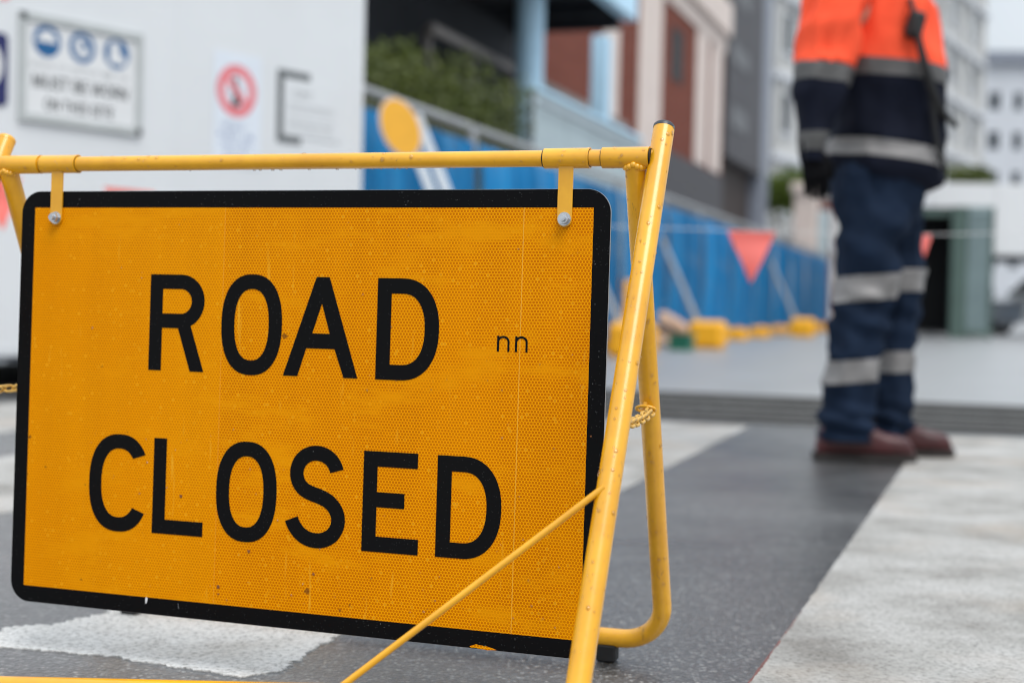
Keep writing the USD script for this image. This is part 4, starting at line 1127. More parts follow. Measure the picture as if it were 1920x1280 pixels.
for s, sh_, el, wr, hd in ((-1, W(1580, -5, -0.20), W(1538, 175, -0.255), W(1522, 290, -0.25), W(1528, 318, -0.245)), (1, W(1610, -5, 0.20), W(1610, 175, 0.255), W(1625, 300, 0.255), W(1630, 325, 0.255))):
    jt(f'sh{s}', sh_, 0.062); jt(f'el{s}', el, 0.044); jt(f'wr{s}', wr, 0.026); jt(f'hd{s}', wr + (hd - wr) * 0.3, 0.020)
    HAND[s] = (wr, hd)
    L += [('chest', f'sh{s}'), (f'sh{s}', f'el{s}'), (f'el{s}', f'wr{s}'), (f'wr{s}', f'hd{s}')]
obj('body', bones(J, L, 0.011, 8), M['skin'], person, True)
for s in (-1, 1):
    obj('eye', trimesh.creation.icosphere(2, 0.0115).apply_translation(hc + V(0.083, s * 0.033, 0.006)), M['eye'], person, True)
hair = trimesh.creation.icosphere(3, 1.0)
hv = hair.vertices * [0.101, 0.094, 0.094]
hv = hv + hv / np.linalg.norm(hv, axis=1, keepdims=True) * ((meshkit.fbm(hv * 40, 3, 5) - 0.5) * 0.008)[:, None]
hv = hv + V(-0.022, 0, 0.048)
keep = ~((hv[:, 0] > 0.045) & (hv[:, 2] < 0.075)) & (hv[:, 2] > -0.045)
hair = trimesh.Trimesh(hv + hc, hair.faces[keep[hair.faces].all(1)], process=False)
obj('hair', hair, M['hair'], person, True)


def glove(wrist, hand, s):
    """Gloved hand hanging down, fingers slightly curled, thumb forward off the side of the palm."""
    d = hand - wrist; d /= np.linalg.norm(d)
    fwd = V(1, 0, 0) - d * d[0]; fwd /= np.linalg.norm(fwd)
    out = np.cross(d, fwd) * (1 if s > 0 else 1)
    G, K = {}, []
    def g(n_, f, o, dd, r):
        G[n_] = (wrist + fwd * f + V(0, s * o, 0) + d * dd, r)
    g('w', 0, 0, -0.03, 0.034); g('w1', 0, 0, 0.015, 0.032)
    g('pa', -0.026, 0, 0.075, 0.021); g('pb', 0.026, 0, 0.075, 0.021); g('pc', -0.02, 0, 0.03, 0.024); g('pd', 0.022, 0, 0.03, 0.024)
    K += [('w', 'w1'), ('w1', 'pc'), ('w1', 'pd'), ('pa', 'pb'), ('pc', 'pd'), ('pa', 'pc'), ('pb', 'pd'), ('pa', 'pd')]
    for i, (f, ln) in enumerate(((-0.034, 0.062), (-0.012, 0.078), (0.011, 0.084), (0.033, 0.074))):
        g(f'k{i}', f, 0, 0.082, 0.0125); g(f'm{i}', f * 1.02, -0.012, 0.082 + ln * 0.5, 0.0115); g(f't{i}', f * 0.98, -0.034, 0.082 + ln * 0.88, 0.0105)
        K += [(f'k{i}', f'm{i}'), (f'm{i}', f't{i}')]
        K += [(f'k{i}', 'pa' if i < 2 else 'pb')]
    g('h0', 0.034, -0.006, 0.028, 0.019); g('h1', 0.056, -0.018, 0.060, 0.0145); g('h2', 0.058, -0.028, 0.092, 0.012)
    K += [('pd', 'h0'), ('h0', 'h1'), ('h1', 'h2')]
    return bones(G, K, 0.006, 6)


obj('glove', glove(HAND[-1][0] + V(0, 0, 0.01), HAND[-1][1], -1), M['glove'], person, True)
obj('glove', glove(HAND[1][0] + V(0, 0, 0.01), HAND[1][1], 1), M['glove'], person, True)

# ------------------------------------------------------------------ temporary fence with blue cloth along the site
UF = -3.3


def vx(px, u, py=150):
    return on_u(px, py, u)[0]


PL, FH = 2.4, 2.0


def fence_panel(label):
    t = thing('temporary_fence', label, 'fence', (0, 0, 0), 0, 'blue temporary fence panels')
    # local x along the fence (away from the camera), -y towards the street
    for x in (0.02, PL - 0.02):
        obj('post', seg((x, 0, 0.02), (x, 0, FH + 0.02), 0.024, 10), M['galv'], t, 40)
    obj('top_rail', seg((0.02, 0, FH), (PL - 0.02, 0, FH), 0.030, 10), M['galv'], t, 40)
    obj('bottom_rail', seg((0.02, 0, 0.13), (PL - 0.02, 0, 0.13), 0.020, 10), M['galv'], t, 40)
    nx, nz = 60, 14
    Vv, Ff = [], []
    for i in range(nx + 1):
        for j in range(nz + 1):
            x, z = 0.03 + (PL - 0.06) * i / nx, 0.12 + (FH - 0.25) * j / nz
            q = V(x * 2.6, 0.0, z * 0.35)
            y = -0.028 - 0.10 * meshkit.fbm(q[None] * 1.6, 3, 77)[0] * math.sin(PI * j / nz) ** 0.5 - 0.012 * math.sin(x * 17)
            Vv.append((x, y, z))
    for i in range(nx):
        for j in range(nz):
            k = i * (nz + 1) + j
            Ff += [[k, k + nz + 1, k + nz + 2], [k, k + nz + 2, k + 1]]
    obj('shade_cloth', trimesh.Trimesh(np.array(Vv), np.array(Ff), process=False), M['blue_cloth'], t, True)
    wires = cat([bx(x - 0.0025, x + 0.0025, -0.006, -0.001, 0.1, FH) for x in np.arange(0.1, PL, 0.1)] + [bx(0.02, PL - 0.02, 0.0, 0.005, z - 0.0025, z + 0.0025) for z in np.arange(0.3, FH, 0.25)])
    obj('wire_mesh', wires, M['galv'], t, kind='stuff')
    obj('clamp', bx(-0.05, 0.09, -0.05, 0.05, FH - 0.30, FH - 0.24, 0.008), M['galv'], t)
    obj('clamp', bx(-0.05, 0.09, -0.05, 0.05, 0.55, 0.61, 0.008), M['galv'], t)
    return t


FROT = 90 + YAWD
nth = ['first', 'second', 'third', 'fourth', 'fifth', 'sixth', 'seventh', 'eighth', 'ninth', 'tenth', 'eleventh', 'twelfth']
fsrc = None
for k in range(12):
    v = 7.12 + (PL + 0.05) * k
    lab = f'blue cloth temporary fence section, {nth[k]} along from the white shed'
    if fsrc is None:
        fsrc = fence_panel(lab)
        fsrc.GetAttribute('xformOp:translate').Set(Gf.Vec3d(*map(float, uvw(UF, v))))
        UsdGeom.Xformable(fsrc).AddRotateZOp().Set(float(FROT))
    else:
        dup(fsrc, uvw(UF, v), FROT, lab)


def foot(label):
    t = thing('fence_weight', label, 'fence weight', (0, 0, 0), 0, 'yellow fence feet')
    obj('block', bx(-0.34, 0.34, -0.15, 0.15, 0.0, 0.19, 0.03), M['yellow_plastic'], t)
    for x in (-0.2, 0.2):
        obj('handle_lug', bx(x - 0.06, x + 0.06, -0.03, 0.03, 0.188, 0.215, 0.01), M['yellow_plastic'], t)
    return t


ft = None
for k in range(12):
    v = 7.12 + (PL + 0.05) * k - 0.02
    lab = f'yellow plastic fence weight, {nth[k]} along from the white shed'
    if ft is None:
        ft = foot(lab)
        ft.GetAttribute('xformOp:translate').Set(Gf.Vec3d(*map(float, uvw(UF + 0.02, v))))
        UsdGeom.Xformable(ft).AddRotateZOp().Set(float(YAWD))
    else:
        dup(ft, uvw(UF + 0.02, v), YAWD + rng.normal(0, 4), lab)


# back stays: leaning steel tubes with a yellow weight at the foot
def stay(label):
    t = thing('leaning_stay', label, 'fence brace', (0, 0, 0), 0, 'leaning fence braces')
    obj('strut', cat([seg((0, 0, 1.45), (0.66, 0.0, 0.05), 0.036, 10)]), M['galv'], t, 40)
    obj('base_tube', seg((0.05, 0, 0.06), (0.66, 0, 0.06), 0.022, 10), M['galv'], t, 40)
    obj('ballast_block', bx(0.44, 0.90, -0.20, 0.20, 0.0, 0.36, 0.06), M['yellow_plastic'], t)
    return t


st0 = None
for k, v in enumerate((12.4, vx(1236, UF + 0.06, 470), vx(1444, UF + 0.06, 480))):
    lab = f'grey leaning fence brace with yellow ballast, {nth[k]} along from the white shed'
    if st0 is None:
        st0 = stay(lab)
        st0.GetAttribute('xformOp:translate').Set(Gf.Vec3d(*map(float, uvw(UF + 0.06, v))))
        UsdGeom.Xformable(st0).AddRotateZOp().Set(float(YAWD))
    else:
        dup(st0, uvw(UF + 0.06, v), YAWD, lab)
q = ground(1152, 655)
yb = thing('yellow_barrier', 'tall yellow plastic barrier beside the blue fence, behind the stand', 'barrier', q, YAWD)
obj('body', bx(-0.30, 0.20, -0.25, 0.25, 0.10, 0.86, 0.06), M['yellow_plastic'], yb)
for x in (-0.24, 0.04):
    obj('skid', bx(x, x + 0.09, -0.27, 0.27, 0.0, 0.11, 0.02), M['yellow_plastic'], yb)
q = ground(1278, 657)
gb = thing('green_crate', 'small dark green crate at the foot of the blue fence', 'crate', q, YAWD)
obj('tub', cat([bx(-0.13, 0.13, -0.14, -0.12, 0, 0.2, 0.004), bx(-0.13, 0.13, 0.12, 0.14, 0, 0.2, 0.004), bx(-0.13, -0.11, -0.12, 0.12, 0, 0.2, 0.004), bx(0.11, 0.13, -0.12, 0.12, 0, 0.2, 0.004), bx(-0.11, 0.11, -0.12, 0.12, 0.005, 0.02)]), M['green_plastic'], gb)
obj('rim', ext(sbox(-0.15, -0.16, 0.15, 0.16).difference(sbox(-0.131, -0.141, 0.131, 0.141)), 0.03).apply_translation([0, 0, 0.17]), M['green_plastic'], gb)
q = ground(1262, 652)
sb_ = thing('sandbag', 'peach sandbag slumped over the ballast at the blue fence', 'sandbag', q + V(0, 0.55, 0), YAWD)
ico = trimesh.creation.icosphere(3, 1.0)
sv = np.sign(ico.vertices) * abs(ico.vertices) ** 0.7 * [0.33, 0.20, 0.10]
sv = sv * (1 + 0.25 * (meshkit.fbm(ico.vertices * 2.2, 3, 4) - 0.5))[:, None]
a_ = trimesh.Trimesh(sv, ico.faces, process=False)
a_.apply_transform(trimesh.transformations.rotation_matrix(0.42, [0, 1, 0])); a_.apply_translation([-0.05, 0, 0.34])
obj('bag', a_, M['sandbag'], sb_, True)
obj('tie', tube([(0.235, -0.03, 0.225), (0.27, 0.0, 0.21), (0.30, 0.03, 0.19)], 0.02, 8), M['sandbag'], sb_, True)
b_ = a_.copy(); b_.apply_scale([0.9, 1, 0.9]); b_.apply_transform(trimesh.transformations.rotation_matrix(-0.3, [0, 1, 0])); b_.apply_translation([0.0, 0, -0.18])
s2b = thing('sandbag', 'lower peach sandbag lying under the slumped one', 'sandbag', q + V(-0.1, 0.5, 0), YAWD)
obj('bag', b_.apply_translation([0, 0, -b_.bounds[0][2]]), M['sandbag'], s2b, True)
obj('tie', tube([(0.25, 0, 0.1), (0.30, 0.02, 0.09)], 0.02, 8), M['sandbag'], s2b, True)

# round yellow paddle on a white pole, leaning on the fence
PD = 9.7
pc = at(751, 240, PD)
pad_ = thing('round_paddle_sign', 'round yellow paddle sign on white poles leaning at the blue fence', 'paddle sign', pc * [1, 1, 0], 4)
zc_ = pc[2]
lean = math.radians(-23)
RX = trimesh.transformations.rotation_matrix(lean, [0, 1, 0], [0, 0, zc_])
disc = Point(0, 0).buffer(0.185, 32)
d_ = upright(ext(affinity.scale(disc, 0.66, 1.08), 0.012), 0.0).apply_translation([0, 0, zc_])
d_.apply_transform(RX)
obj('disc', d_, M['paddle'], pad_)
rim = upright(ext(affinity.scale(disc.buffer(0.016).difference(disc), 0.66, 1.08), 0.010), 0.001).apply_translation([0, 0, zc_]); rim.apply_transform(RX)
obj('rim', rim, M['cream'], pad_)
for x, w_ in ((0.0, 0.045), (0.10, 0.045)):
    pol = bx(x, x + w_ * 1.5, 0.014, 0.045, zc_ - 1.75, zc_ + 0.05, 0.006); pol.apply_transform(RX)
    obj('pole', pol, M['white_pole'], pad_)

# ------------------------------------------------------------------ foliage
def leaves(points, size, seed):
    r = np.random.default_rng(seed)
    n = len(points)
    a = r.normal(size=(n, 3)); a /= np.linalg.norm(a, axis=1, keepdims=True)
    b = np.cross(a, r.normal(size=(n, 3))); b /= np.linalg.norm(b, axis=1, keepdims=True)
    s = size * r.uniform(0.6, 1.3, (n, 1))
    v = np.stack([points - a * s, points + b * s * 0.45, points + a * s, points - b * s * 0.45], 1).reshape(-1, 3)
    k = np.arange(n)[:, None] * 4
    return trimesh.Trimesh(v, np.vstack([k + [0, 1, 2], k + [0, 2, 3]]), process=False)


UH = -4.25
v0, _ = on_u(640, 100, UH); v1, _ = on_u(1008, 160, UH)
_, zt = on_u(840, 95, UH)
hedge = thing('hedge', 'dense dark green hedge behind the blue fence, below the dark canopy', 'hedge', uvw(UH, v0), FROT)
hl, hw, hz0, hz1 = v1 - v0, 1.1, 0.6, zt
pts = []
r_ = np.random.default_rng(5)
n = 34000
P = np.c_[r_.uniform(-1.2, hl, n), r_.uniform(0, hw, n), r_.uniform(hz0, hz1 + 0.6, n)]
top = hz1 - 0.02 + 0.42 * (meshkit.fbm(np.c_[P[:, 0] * 1.1, P[:, 1], 0 * P[:, 0]], 3, 3) - 0.5) * 2
depth = np.minimum(np.minimum(P[:, 1], hw - P[:, 1]) + 0.30 * (meshkit.fbm(P * 1.7, 3, 8) - 0.5), top - P[:, 2])
depth = np.minimum(depth, hl - P[:, 0])
sel = (depth > 0) & (depth < 0.30)
obj('foliage', leaves(P[sel], 0.045, 6), M['leaf'], hedge)
obj('stem', cat([tube([(x, 0.5, 0), (x + 0.05, 0.5, 1.0), (x - 0.03, 0.55, hz1 - 0.5)], [0.06, 0.05, 0.03], 8) for x in np.arange(0.3, hl - 0.3, 0.8)] + [bx(-1.0, hl - 0.30, 0.30, hw - 0.30, 0.5, hz1 - 0.5)]), M['bark'], hedge)


def tree(name, label, loc, h, crown_r, crown_z, n, mt, seed, size=0.1):
    t = thing(name, label, 'tree', loc)
    r = np.random.default_rng(seed)
    limbs = [tube([(0, 0, 0), (0.04, 0.02, h * 0.35), (0.0, 0.05, h * 0.7)], [0.11, 0.08, 0.03], 10)]
    cents = []
    for k in range(9):
        a, q = r.uniform(0, 2 * PI), r.uniform(0.45, 0.9)
        e = V(math.cos(a) * crown_r * 0.75, math.sin(a) * crown_r * 0.75, crown_z + (q - 0.6) * crown_r * 1.5)
        limbs.append(tube([(0.02, 0.02, h * 0.33), (e[0] * 0.5, e[1] * 0.5, (h * 0.33 + e[2]) / 2), tuple(e)], [0.05, 0.03, 0.012], 6))
        cents.append(e)
    obj('trunk', cat(limbs), M['bark'], t, 50)
    pts = np.vstack([c + r.normal(size=(n // 9, 3)) * crown_r * 0.30 for c in cents])
    obj('crown', leaves(pts, size, seed), mt, t)
    return t


# ------------------------------------------------------------------ raised terrace: pale panels, rail, canopy on light blue posts
UW = -4.35
va, za = on_u(1003, 158, UW)
zt_w = za
vb, _ = on_u(1200, 262, UW)
ter = thing('terrace_wall', 'pale blue grey panelled terrace wall behind the blue fence, right of the hedge', 'wall', uvw(UW, va), FROT)
LW = 5.4
for k in range(4):
    obj('panel', bx(LW / 4 * k + 0.01, LW / 4 * (k + 1) - 0.01, 0, 0.06, 0.05, zt_w - 0.06, 0.006), M['wall_blue'], ter)
    obj('joint_post', bx(LW / 4 * k - 0.009, LW / 4 * k + 0.009, 0.005, 0.07, 0, zt_w, 0.003), M['steel_blue'], ter)
obj('coping', bx(-0.02, LW, -0.03, 0.10, zt_w - 0.058, zt_w, 0.01), M['light_blue'], ter)
obj('rail', seg((0, -0.06, zt_w - 0.22), (LW, -0.06, zt_w - 0.22), 0.02, 8), M['steel_blue'], ter, 40)
UR = -5.5
vr_, zr_ = on_u(870, 72, UR)
hr = thing('terrace_rail', 'weathered grey handrail sloping behind the light blue post', 'handrail', uvw(UR, vr_ - 1.0), FROT)
LR = 9.5
obj('rail', bx(0, LR, 0, 0.09, zr_ - 0.12, zr_, 0.01), M['rail_grey'], hr)
obj('lower_rail', bx(0, LR, 0.02, 0.07, zr_ - 0.62, zr_ - 0.52, 0.01), M['rail_grey'], hr)
for x in np.arange(0.1, LR, 1.55):
    obj('post', bx(x, x + 0.09, 0.10, 0.19, 0, zr_ - 0.02, 0.006), M['rail_grey'], hr)
obj('kick_board', bx(0, LR, 0.20, 0.25, 0.2, zr_ - 0.75), M['brown_dark'], hr)

UC = -5.0
vp1, _ = on_u(993, 100, UC)
can = thing('canopy_shelter', 'dark roofed canopy on light blue posts above the hedge', 'canopy', uvw(UC, vp1), FROT)
# local x away along the street, +y away from the street
ve, ZR = on_u(1190, 36, UC + 0.8)
LC = ve - vp1
obj('post', trimesh.creation.cylinder(0.19, ZR - 0.02, sections=28).apply_translation([0, 0, (ZR - 0.02) / 2]), M['light_blue'], can, 40)
vp2, _ = on_u(1128, 100, UC)
obj('post', bx(vp2 - vp1 - 0.13, vp2 - vp1 + 0.13, -0.13, 0.13, 0, ZR - 0.02, 0.012), M['light_blue'], can)
obj('post', bx(-0.13, 0.13, 5.5, 5.76, 0, ZR - 0.02, 0.012), M['soffit'], can)
obj('roof', bx(-9, LC - 0.02, -0.62, 9.0, ZR + 0.1, ZR + 0.35, 0.02), M['soffit'], can)
obj('edge_beam', bx(-9, LC, -0.84, -0.63, ZR - 0.04, ZR + 0.38, 0.015), M['light_blue'], can)
for x in np.arange(-8, LC - 0.5, 1.6):
    if abs(x) > 0.4 and abs(x - (vp2 - vp1)) > 0.4:
        obj('rafter', bx(x, x + 0.12, -0.6, 8.9, ZR - 0.10, ZR + 0.098), M['soffit'], can)
obj('end_beam', bx(LC - 0.25, LC - 0.05, -0.6, 8.9, ZR - 0.16, ZR + 0.098), M['soffit'], can)
obj('back_wall', bx(-9, vx(1020, -6.0, 100) - vp1, 1.02, 1.15, 0, ZR - 0.12), M['soffit'], can)

# ------------------------------------------------------------------ brick terrace house with cream pilasters
def window(parent, x0, x1, z0, z1, y, frame_mt, glass=True, sill=True, blind=None, proud=0.03):
    """A recessed window: its frame, pane, sill; set in front of a dark room panel. y is the wall face (front towards -y)."""
    w = 0.05
    f = cat([bx(x0, x1, y - proud, y + 0.01, z1 - w, z1), bx(x0, x1, y - proud, y + 0.01, z0, z0 + w), bx(x0, x0 + w, y - proud, y + 0.01, z0 + w, z1 - w), bx(x1 - w, x1, y - proud, y + 0.01, z0 + w, z1 - w),
             bx((x0 + x1) / 2 - 0.02, (x0 + x1) / 2 + 0.02, y - proud + 0.005, y + 0.01, z0 + w, z1 - w)])
    r = UsdGeom.Xform.Define(stage, numbered(str(parent.GetPath()) + '/window')).GetPrim()
    obj('frame', f, frame_mt, r)
    obj('room', bx(x0 + w, x1 - w, y - 0.004, y - 0.001, z0 + w, z1 - w), M[blind or 'room'], r)
    if glass:
        obj('pane', bx(x0 + w, x1 - w, y - 0.016, y - 0.012, z0 + w, z1 - w), M['glass'], r)
    if sill:
        obj('sill', bx(x0 - 0.06, x1 + 0.06, y - 0.12, y - 0.001, z0 - 0.09, z0 - 0.002, 0.01), frame_mt, r)


UB = -6.0


vB0, vB1 = vx(1118, UB), vx(1356, UB)
bh = thing('brick_house', 'red brick house with cream pilasters and cornice beyond the canopy', 'house', uvw(UB, 0), FROT)
zcor = on_u(1264, 14, UB)[1]
# wall in pieces butted between pilasters
pil = [(vx(1128, UB), vx(1158, UB)), (vx(1196, UB), vx(1238, UB)), (vx(1304, UB), vx(1325, UB)), (vx(1332, UB), vx(1352, UB))]
vBs = vx(1020, UB, 100)
obj('wall', bx(vBs, vB1, 0.0, 8.0, 0.0, zcor + 0.1), M['brick'], bh)
for i, (a, b) in enumerate(pil):
    z0 = 0.0 if i < 2 else on_u(1330, 318, UB)[1]
    obj('pilaster', bx(a, b, -0.03, -0.001, z0, zcor, 0.01), M['cream'], bh)
obj('cornice', cat([bx(vBs - 0.2, vB1 + 0.15, -0.06, 8.0, zcor + 0.1, zcor + 0.45, 0.04), bx(vBs - 0.1, vB1 + 0.10, -0.045, -0.002, zcor + 0.002, zcor + 0.098, 0.02)]), M['cream'], bh)
obj('parapet', bx(vBs, vB1 + 0.1, -0.2, 0.2, zcor + 0.452, zcor + 1.3, 0.03), M['cream'], bh)
wa, wb = vx(1257, UB), vx(1279, UB)
window(bh, wa, wb, on_u(1262, 150, UB)[1], on_u(1262, 48, UB)[1], 0.0, M['brown_dark'], sill=False, glass=False, proud=0.015)
window(bh, wa, wb, 0.9, 2.5, 0.0, M['brown_dark'])
obj('plinth', bx(pil[1][1] + 0.05, vB1, -0.05, -0.002, 0.0, on_u(1330, 322, UB)[1], 0.01), M['charcoal_clad'], bh)

# charcoal clad building after it
UD = -6.0
vD0, vD1 = vx(1357, UD) + 0.05, vx(1424, UD)
dk = thing('charcoal_building', 'charcoal clad building beside the brick house', 'building', uvw(UD, 0), FROT)
zg = on_u(1390, 312, UD)[1]
obj('wall', bx(vD0, vD1, -0.10, 9.0, zg, 14.0), M['charcoal_clad'], dk)
obj('ground_storey', bx(vD0, vD1, 0.25, 8.9, 0.0, zg - 0.002), M['brown_dark'], dk)
obj('edge_trim', bx(vD1 + 0.01, vx(1440, UD), -0.105, 9.0, 0.0, 14.2), M['steel_blue'], dk)
vw0, vw1 = vx(1364, UD), vx(1398, UD)
for py0, py1 in ((130, 82), (250, 200), (10, -40)):
    window(dk, vw0, vw1, on_u(1380, py0, UD)[1], on_u(1380, py1, UD)[1], -0.10, M['charcoal_clad'], blind='blind_dim', glass=False, sill=False, proud=0.015)

# pale apartment building: a front facing the camera, and a long side running away to the right
ap = thing('apartment_building', 'pale grey apartment building behind the worker', 'apartment block')
A0, A1 = at(1446, 300, 52.0), at(1838, 300, 84.0)
A0[2] = A1[2] = 0
ax = (A1 - A0) / np.linalg.norm(A1 - A0)
LA = np.linalg.norm(A1 - A0)
UsdGeom.Xformable(ap).GetOrderedXformOps()[0].Set(Gf.Vec3d(*map(float, A0)))
UsdGeom.Xformable(ap).AddRotateZOp().Set(math.degrees(math.atan2(ax[1], ax[0])))
HA = 24.0
obj('wall', bx(0, LA, 0, 14, 0, HA), M['grey_render'], ap)
for st_ in range(8):
    z = 0.4 + st_ * 2.95
    obj('floor_band', bx(-0.05, LA + 0.05, -0.30, -0.002, z + 2.6, z + 2.85, 0.03), M['white_render'], ap)
    nwin = 13
    for k in range(nwin):
        x = 0.7 + (LA - 1.5) * k / nwin
        if st_ == 0 and 2 < k < 5:
            continue
        window(ap, x, x + 1.35, z + 0.75, z + 2.25, 0.0, M['white_render'], glass=True, blind='blind' if (k * 7 + st_ * 5) % 6 == 0 else None)
for k in range(8):
    x = 0.25 + (LA - 0.8) * k / 7
    obj('pilaster', bx(x - 0.16, x + 0.16, -0.22, -0.001, 0.0, HA, 0.03), M['grey_render'], ap)
obj('roof_edge', bx(-0.3, LA + 0.3, -0.5, 14.2, HA + 0.001, HA + 0.5, 0.05), M['white_render'], ap)

# white building at the far right
wbld = thing('white_building', 'flat roofed white building with small dark windows at far right', 'building')
C0 = at(1800, 300, 100.0) * [1, 1, 0]
UsdGeom.Xformable(wbld).GetOrderedXformOps()[0].Set(Gf.Vec3d(*map(float, C0)))
UsdGeom.Xformable(wbld).AddRotateZOp().Set(-4.0)
zt1, zt2 = at(1875, 121, 100)[2], at(1875, 98, 100)[2]
obj('wall', bx(0, 30, 0, 15, 0, zt1), M['white_render'], wbld)
obj('roof_band', bx(-0.3, 30.3, -0.5, 15.3, zt1 + 0.002, zt2, 0.05), M['steel_blue'], wbld)
obj('plant_room', bx(12, 22, 4, 10, zt2 + 0.002, zt2 + 2.5, 0.05), M['white_render'], wbld)
mpp = 100 / FPX
for r in range(6):
    zc0 = at(1860, 190 + 74 * r, 100)[2]
    if zc0 < 1.5:
        continue
    for c in range(16):
        xx0 = (1860 - 1800) * mpp + (c - 1) * 43 * mpp
        wd = 0.80 if c % 2 else 0.62
        if xx0 - wd / 2 > 0.2 and xx0 < 29:
            window(wbld, xx0 - wd / 2, xx0 + wd / 2, zc0 - 0.62, zc0 + 0.62, 0.0, M['steel_blue'], sill=False)

# ------------------------------------------------------------------ white overhead hoarding, container, car, small trees, at the end of the street
GD = 33.0
g0 = at(1742, 475, GD)
gz0, gz1 = at(1850, 478, GD)[2], at(1850, 345, GD)[2]
gan = thing('white_gantry', 'long white hoarding panel raised on posts above the container and parked car', 'gantry', g0 * [1, 1, 0], -3)
GL = 9.0
for k in range(6):
    obj('hoarding_panel', bx(GL / 6 * k + 0.003, GL / 6 * (k + 1) - 0.003, 0, 0.08, gz0, gz1, 0.01), M['sign_white'], gan)
obj('deck', bx(-0.1, GL + 0.1, 0.082, 3.4, gz0 - 0.02, gz0 + 0.2), M['steel_blue'], gan)
obj('fascia', bx(0, GL, -0.02, 0.085, gz0 - 0.17, gz0 - 0.002, 0.01), M['soffit'], gan)
obj('back_panel', bx(0, GL, 3.42, 3.5, gz0, gz1), M['sign_white'], gan)
for x in (0.1, 3.9, 8.7):
    for y in (0.3, 3.2):
        obj('post', bx(x, x + 0.16, y, y + 0.16, 0, gz0 - 0.022, 0.01), M['steel_blue'], gan)

CD = 30.5
q = ground(1778, 634)
CD = q[1]
k_ = CD / FPX
con = thing('shipping_container', 'grey green steel container standing open and dark at its left', 'container', at(1779, 634, CD) * [1, 1, 0], -8)
CH = 2.75
ctop = CH
# local: x to the right along the lit side, y away; the open end faces left
CWd = 1.05
sidew = 76 * k_
rib = []
nrib = 5
for i in range(nrib):
    rib.append(bx(0.34 + (sidew - 0.42) / nrib * i + 0.02, 0.34 + (sidew - 0.42) / nrib * (i + 0.62), -0.03, -0.001, 0.22, CH - 0.18, 0.012))
obj('side_panel', cat([bx(0.32, sidew - 0.08, 0.0, 0.06, 0.18, CH - 0.16)] + rib), M['container'], con)
obj('corner_post', bx(0, 0.318, -0.03, 0.12, 0.0, CH, 0.01), M['container_dark'], con)
obj('corner_post', bx(sidew - 0.078, sidew, -0.03, 0.10, 0.0, CH, 0.01), M['container_dark'], con)
obj('top_rail', bx(0.32, sidew - 0.08, -0.035, 0.07, CH - 0.158, CH, 0.01), M['container'], con)
obj('base_rail', bx(0.32, sidew - 0.08, -0.035, 0.07, 0.05, 0.178, 0.01), M['container_dark'], con)
LX = -1.5
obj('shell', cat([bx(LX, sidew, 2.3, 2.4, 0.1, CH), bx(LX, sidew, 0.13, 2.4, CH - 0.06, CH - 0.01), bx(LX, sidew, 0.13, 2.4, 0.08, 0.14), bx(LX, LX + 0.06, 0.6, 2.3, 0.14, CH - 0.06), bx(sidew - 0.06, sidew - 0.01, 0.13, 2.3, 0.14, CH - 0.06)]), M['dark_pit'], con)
obj('open_front_frame', cat([bx(LX, -0.002, 0.13, 0.22, CH - 0.2, CH - 0.062), bx(LX, LX + 0.1, 0.1, 0.22, 0.1, CH - 0.2)]), M['container_dark'], con)


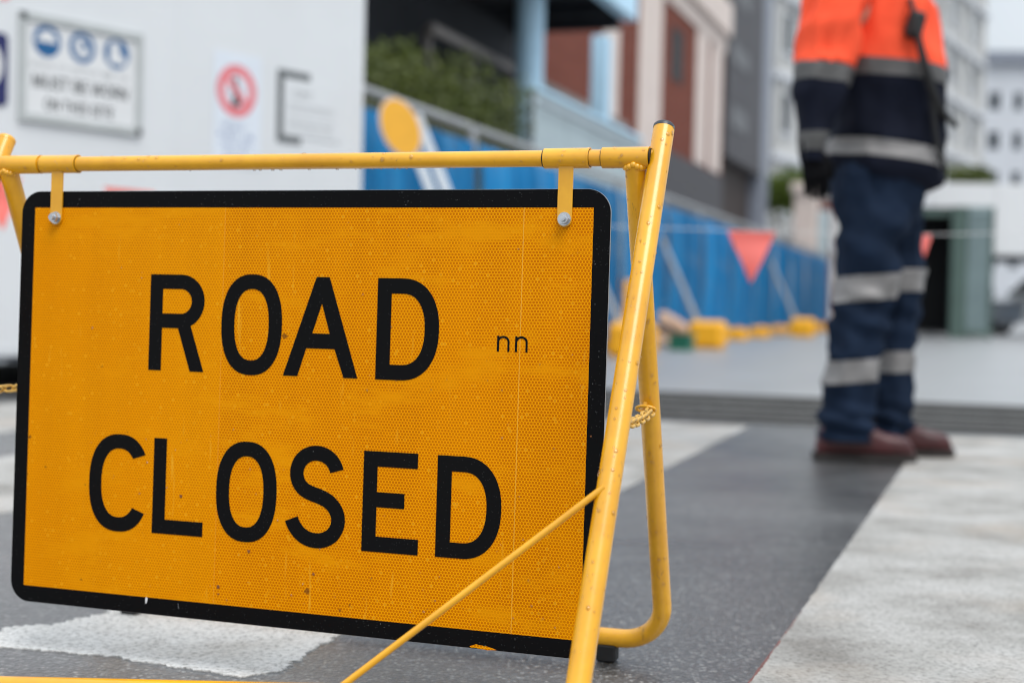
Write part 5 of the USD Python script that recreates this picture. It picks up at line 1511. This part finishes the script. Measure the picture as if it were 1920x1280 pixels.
def car(label, loc, rot, mt):
    t = thing('parked_car', label, 'car', loc, rot)
    prof = [(0.0, 0.35), (0.02, 0.70), (0.12, 0.86), (1.05, 1.00), (1.65, 1.50), (2.0, 1.60), (3.3, 1.60), (4.1, 1.52), (4.38, 1.05), (4.45, 0.80), (4.45, 0.35)]
    arch = lambda x: [(x + 0.38, 0.35)] + [(x + 0.38 * math.cos(a), 0.35 + 0.38 * math.sin(a)) for a in np.linspace(0, PI, 12)] + [(x - 0.38, 0.35)]
    body = Polygon(prof).buffer(-0.04).buffer(0.04)
    for x in (0.88, 3.55):
        body = body.difference(Point(x, 0.35).buffer(0.39))
    Wd = 1.80
    m = upright(ext(body, Wd), Wd / 2)
    v = m.vertices.copy()
    v[:, 1] *= np.interp(v[:, 2], [0.3, 0.9, 1.0, 1.6], [1, 1, 0.96, 0.78])
    m.vertices = v
    obj('body', m, mt, t, 35)
    gl = Polygon([(1.18, 1.02), (1.72, 1.47), (3.9, 1.47), (4.2, 1.06)])
    for s in (-1, 1):
        w = upright(ext(gl, 0.01), 0.005)
        vv = w.vertices.copy(); vv[:, 1] = s * (0.906 * np.interp(vv[:, 2], [0.9, 1.0, 1.6], [1, 0.96, 0.78])) + vv[:, 1]
        w.vertices = vv
        obj('side_window', w, M['car_glass'], t)
        for x in (0.88, 3.55):
            r = UsdGeom.Xform.Define(stage, numbered(str(t.GetPath()) + '/wheel')).GetPrim()
            R = trimesh.transformations.rotation_matrix(PI / 2, [1, 0, 0])
            ty = trimesh.creation.annulus(0.21, 0.345, 0.22, sections=36); ty.apply_transform(R); ty.apply_translation([x, s * 0.80, 0.347])
            obj('tyre', ty, M['tyre'], r, 40)
            ri = trimesh.creation.cylinder(0.208, 0.16, sections=30); ri.apply_transform(R); ri.apply_translation([x, s * 0.81, 0.347])
            obj('rim', ri, M['alu'], r, 40)
        obj('headlight', bx(-0.012, 0.16, s * 0.72 - 0.14, s * 0.72 + 0.14, 0.68, 0.82, 0.03), M['lamp_clear'], t)
        obj('tail_light', bx(4.36, 4.455, s * 0.74 - 0.1, s * 0.74 + 0.1, 0.85, 1.1, 0.02), M['lamp_red'], t)
        obj('mirror', bx(1.35, 1.5, s * 0.98 - 0.09, s * 0.98 + 0.09, 1.02, 1.16, 0.03), mt, t)
    ws = trimesh.Trimesh([[1.10, -0.80, 1.035], [1.10, 0.80, 1.035], [1.63, 0.70, 1.475], [1.63, -0.70, 1.475]], [[0, 2, 1], [0, 3, 2]], process=False).apply_translation([-0.02, 0, 0.02])
    obj('windscreen', ws, M['car_glass'], t)
    obj('bumper', bx(-0.03, 0.06, -0.85, 0.85, 0.30, 0.5, 0.03), mt, t)
    return t


car('white parked car with dark tyres at the right edge beyond the container', at(1868, 625, 36.0) * [1, 1, 0] + V(0.0, 0, 0), 24, M['car_paint'])
tree('street_tree', 'small lime green tree in front of the pale apartment building', at(1478, 400, 46.0) * [1, 1, 0], 4.4, 0.75, at(1478, 366, 46.0)[2], 4200, M['leaf_lime'], 3, 0.10)
tree('street_tree', 'dark green tree top behind the white hoarding', at(1812, 400, 47.0) * [1, 1, 0], 5.0, 0.5, at(1812, 338, 47.0)[2], 2600, M['leaf'], 4, 0.09)
# cream gate pillar and low wall at the foot of the apartments
q = at(1512, 400, 44.0) * [1, 1, 0]
gp = thing('cream_pillar', 'cream gate pillar beside the lime green tree', 'pillar', q, YAWD)
zt3 = at(1512, 345, 44.0)[2]
obj('shaft', bx(-0.35, 0.35, -0.35, 0.35, 0, zt3 - 0.3, 0.03), M['cream'], gp)
obj('capital', bx(-0.45, 0.45, -0.45, 0.45, zt3 - 0.298, zt3, 0.05), M['cream'], gp)
q = at(1530, 400, 45.0) * [1, 1, 0]
bw = thing('brown_fence', 'dark brown wall beside the cream gate pillar', 'wall', q, YAWD)
obj('panel', bx(0.05, 0.50, 0, 0.12, 0, at(1530, 372, 45.0)[2] - 0.1), M['brick'], bw)
obj('coping', bx(0.0, 0.55, -0.04, 0.16, at(1530, 372, 45.0)[2] - 0.098, at(1530, 372, 45.0)[2], 0.02), M['rail_grey'], bw)
q = at(1545, 400, 38.0) * [1, 1, 0]
gpost = thing('green_post', 'pale green site post behind the worker', 'post', q)
obj('shaft', bx(-0.14, 0.14, -0.1, 0.1, 0, at(1548, 395, 38.0)[2], 0.02), M['wall_blue'], gpost)
obj('base', bx(-0.25, 0.25, -0.2, 0.2, 0, 0.12, 0.02), M['green_plastic'], gpost)
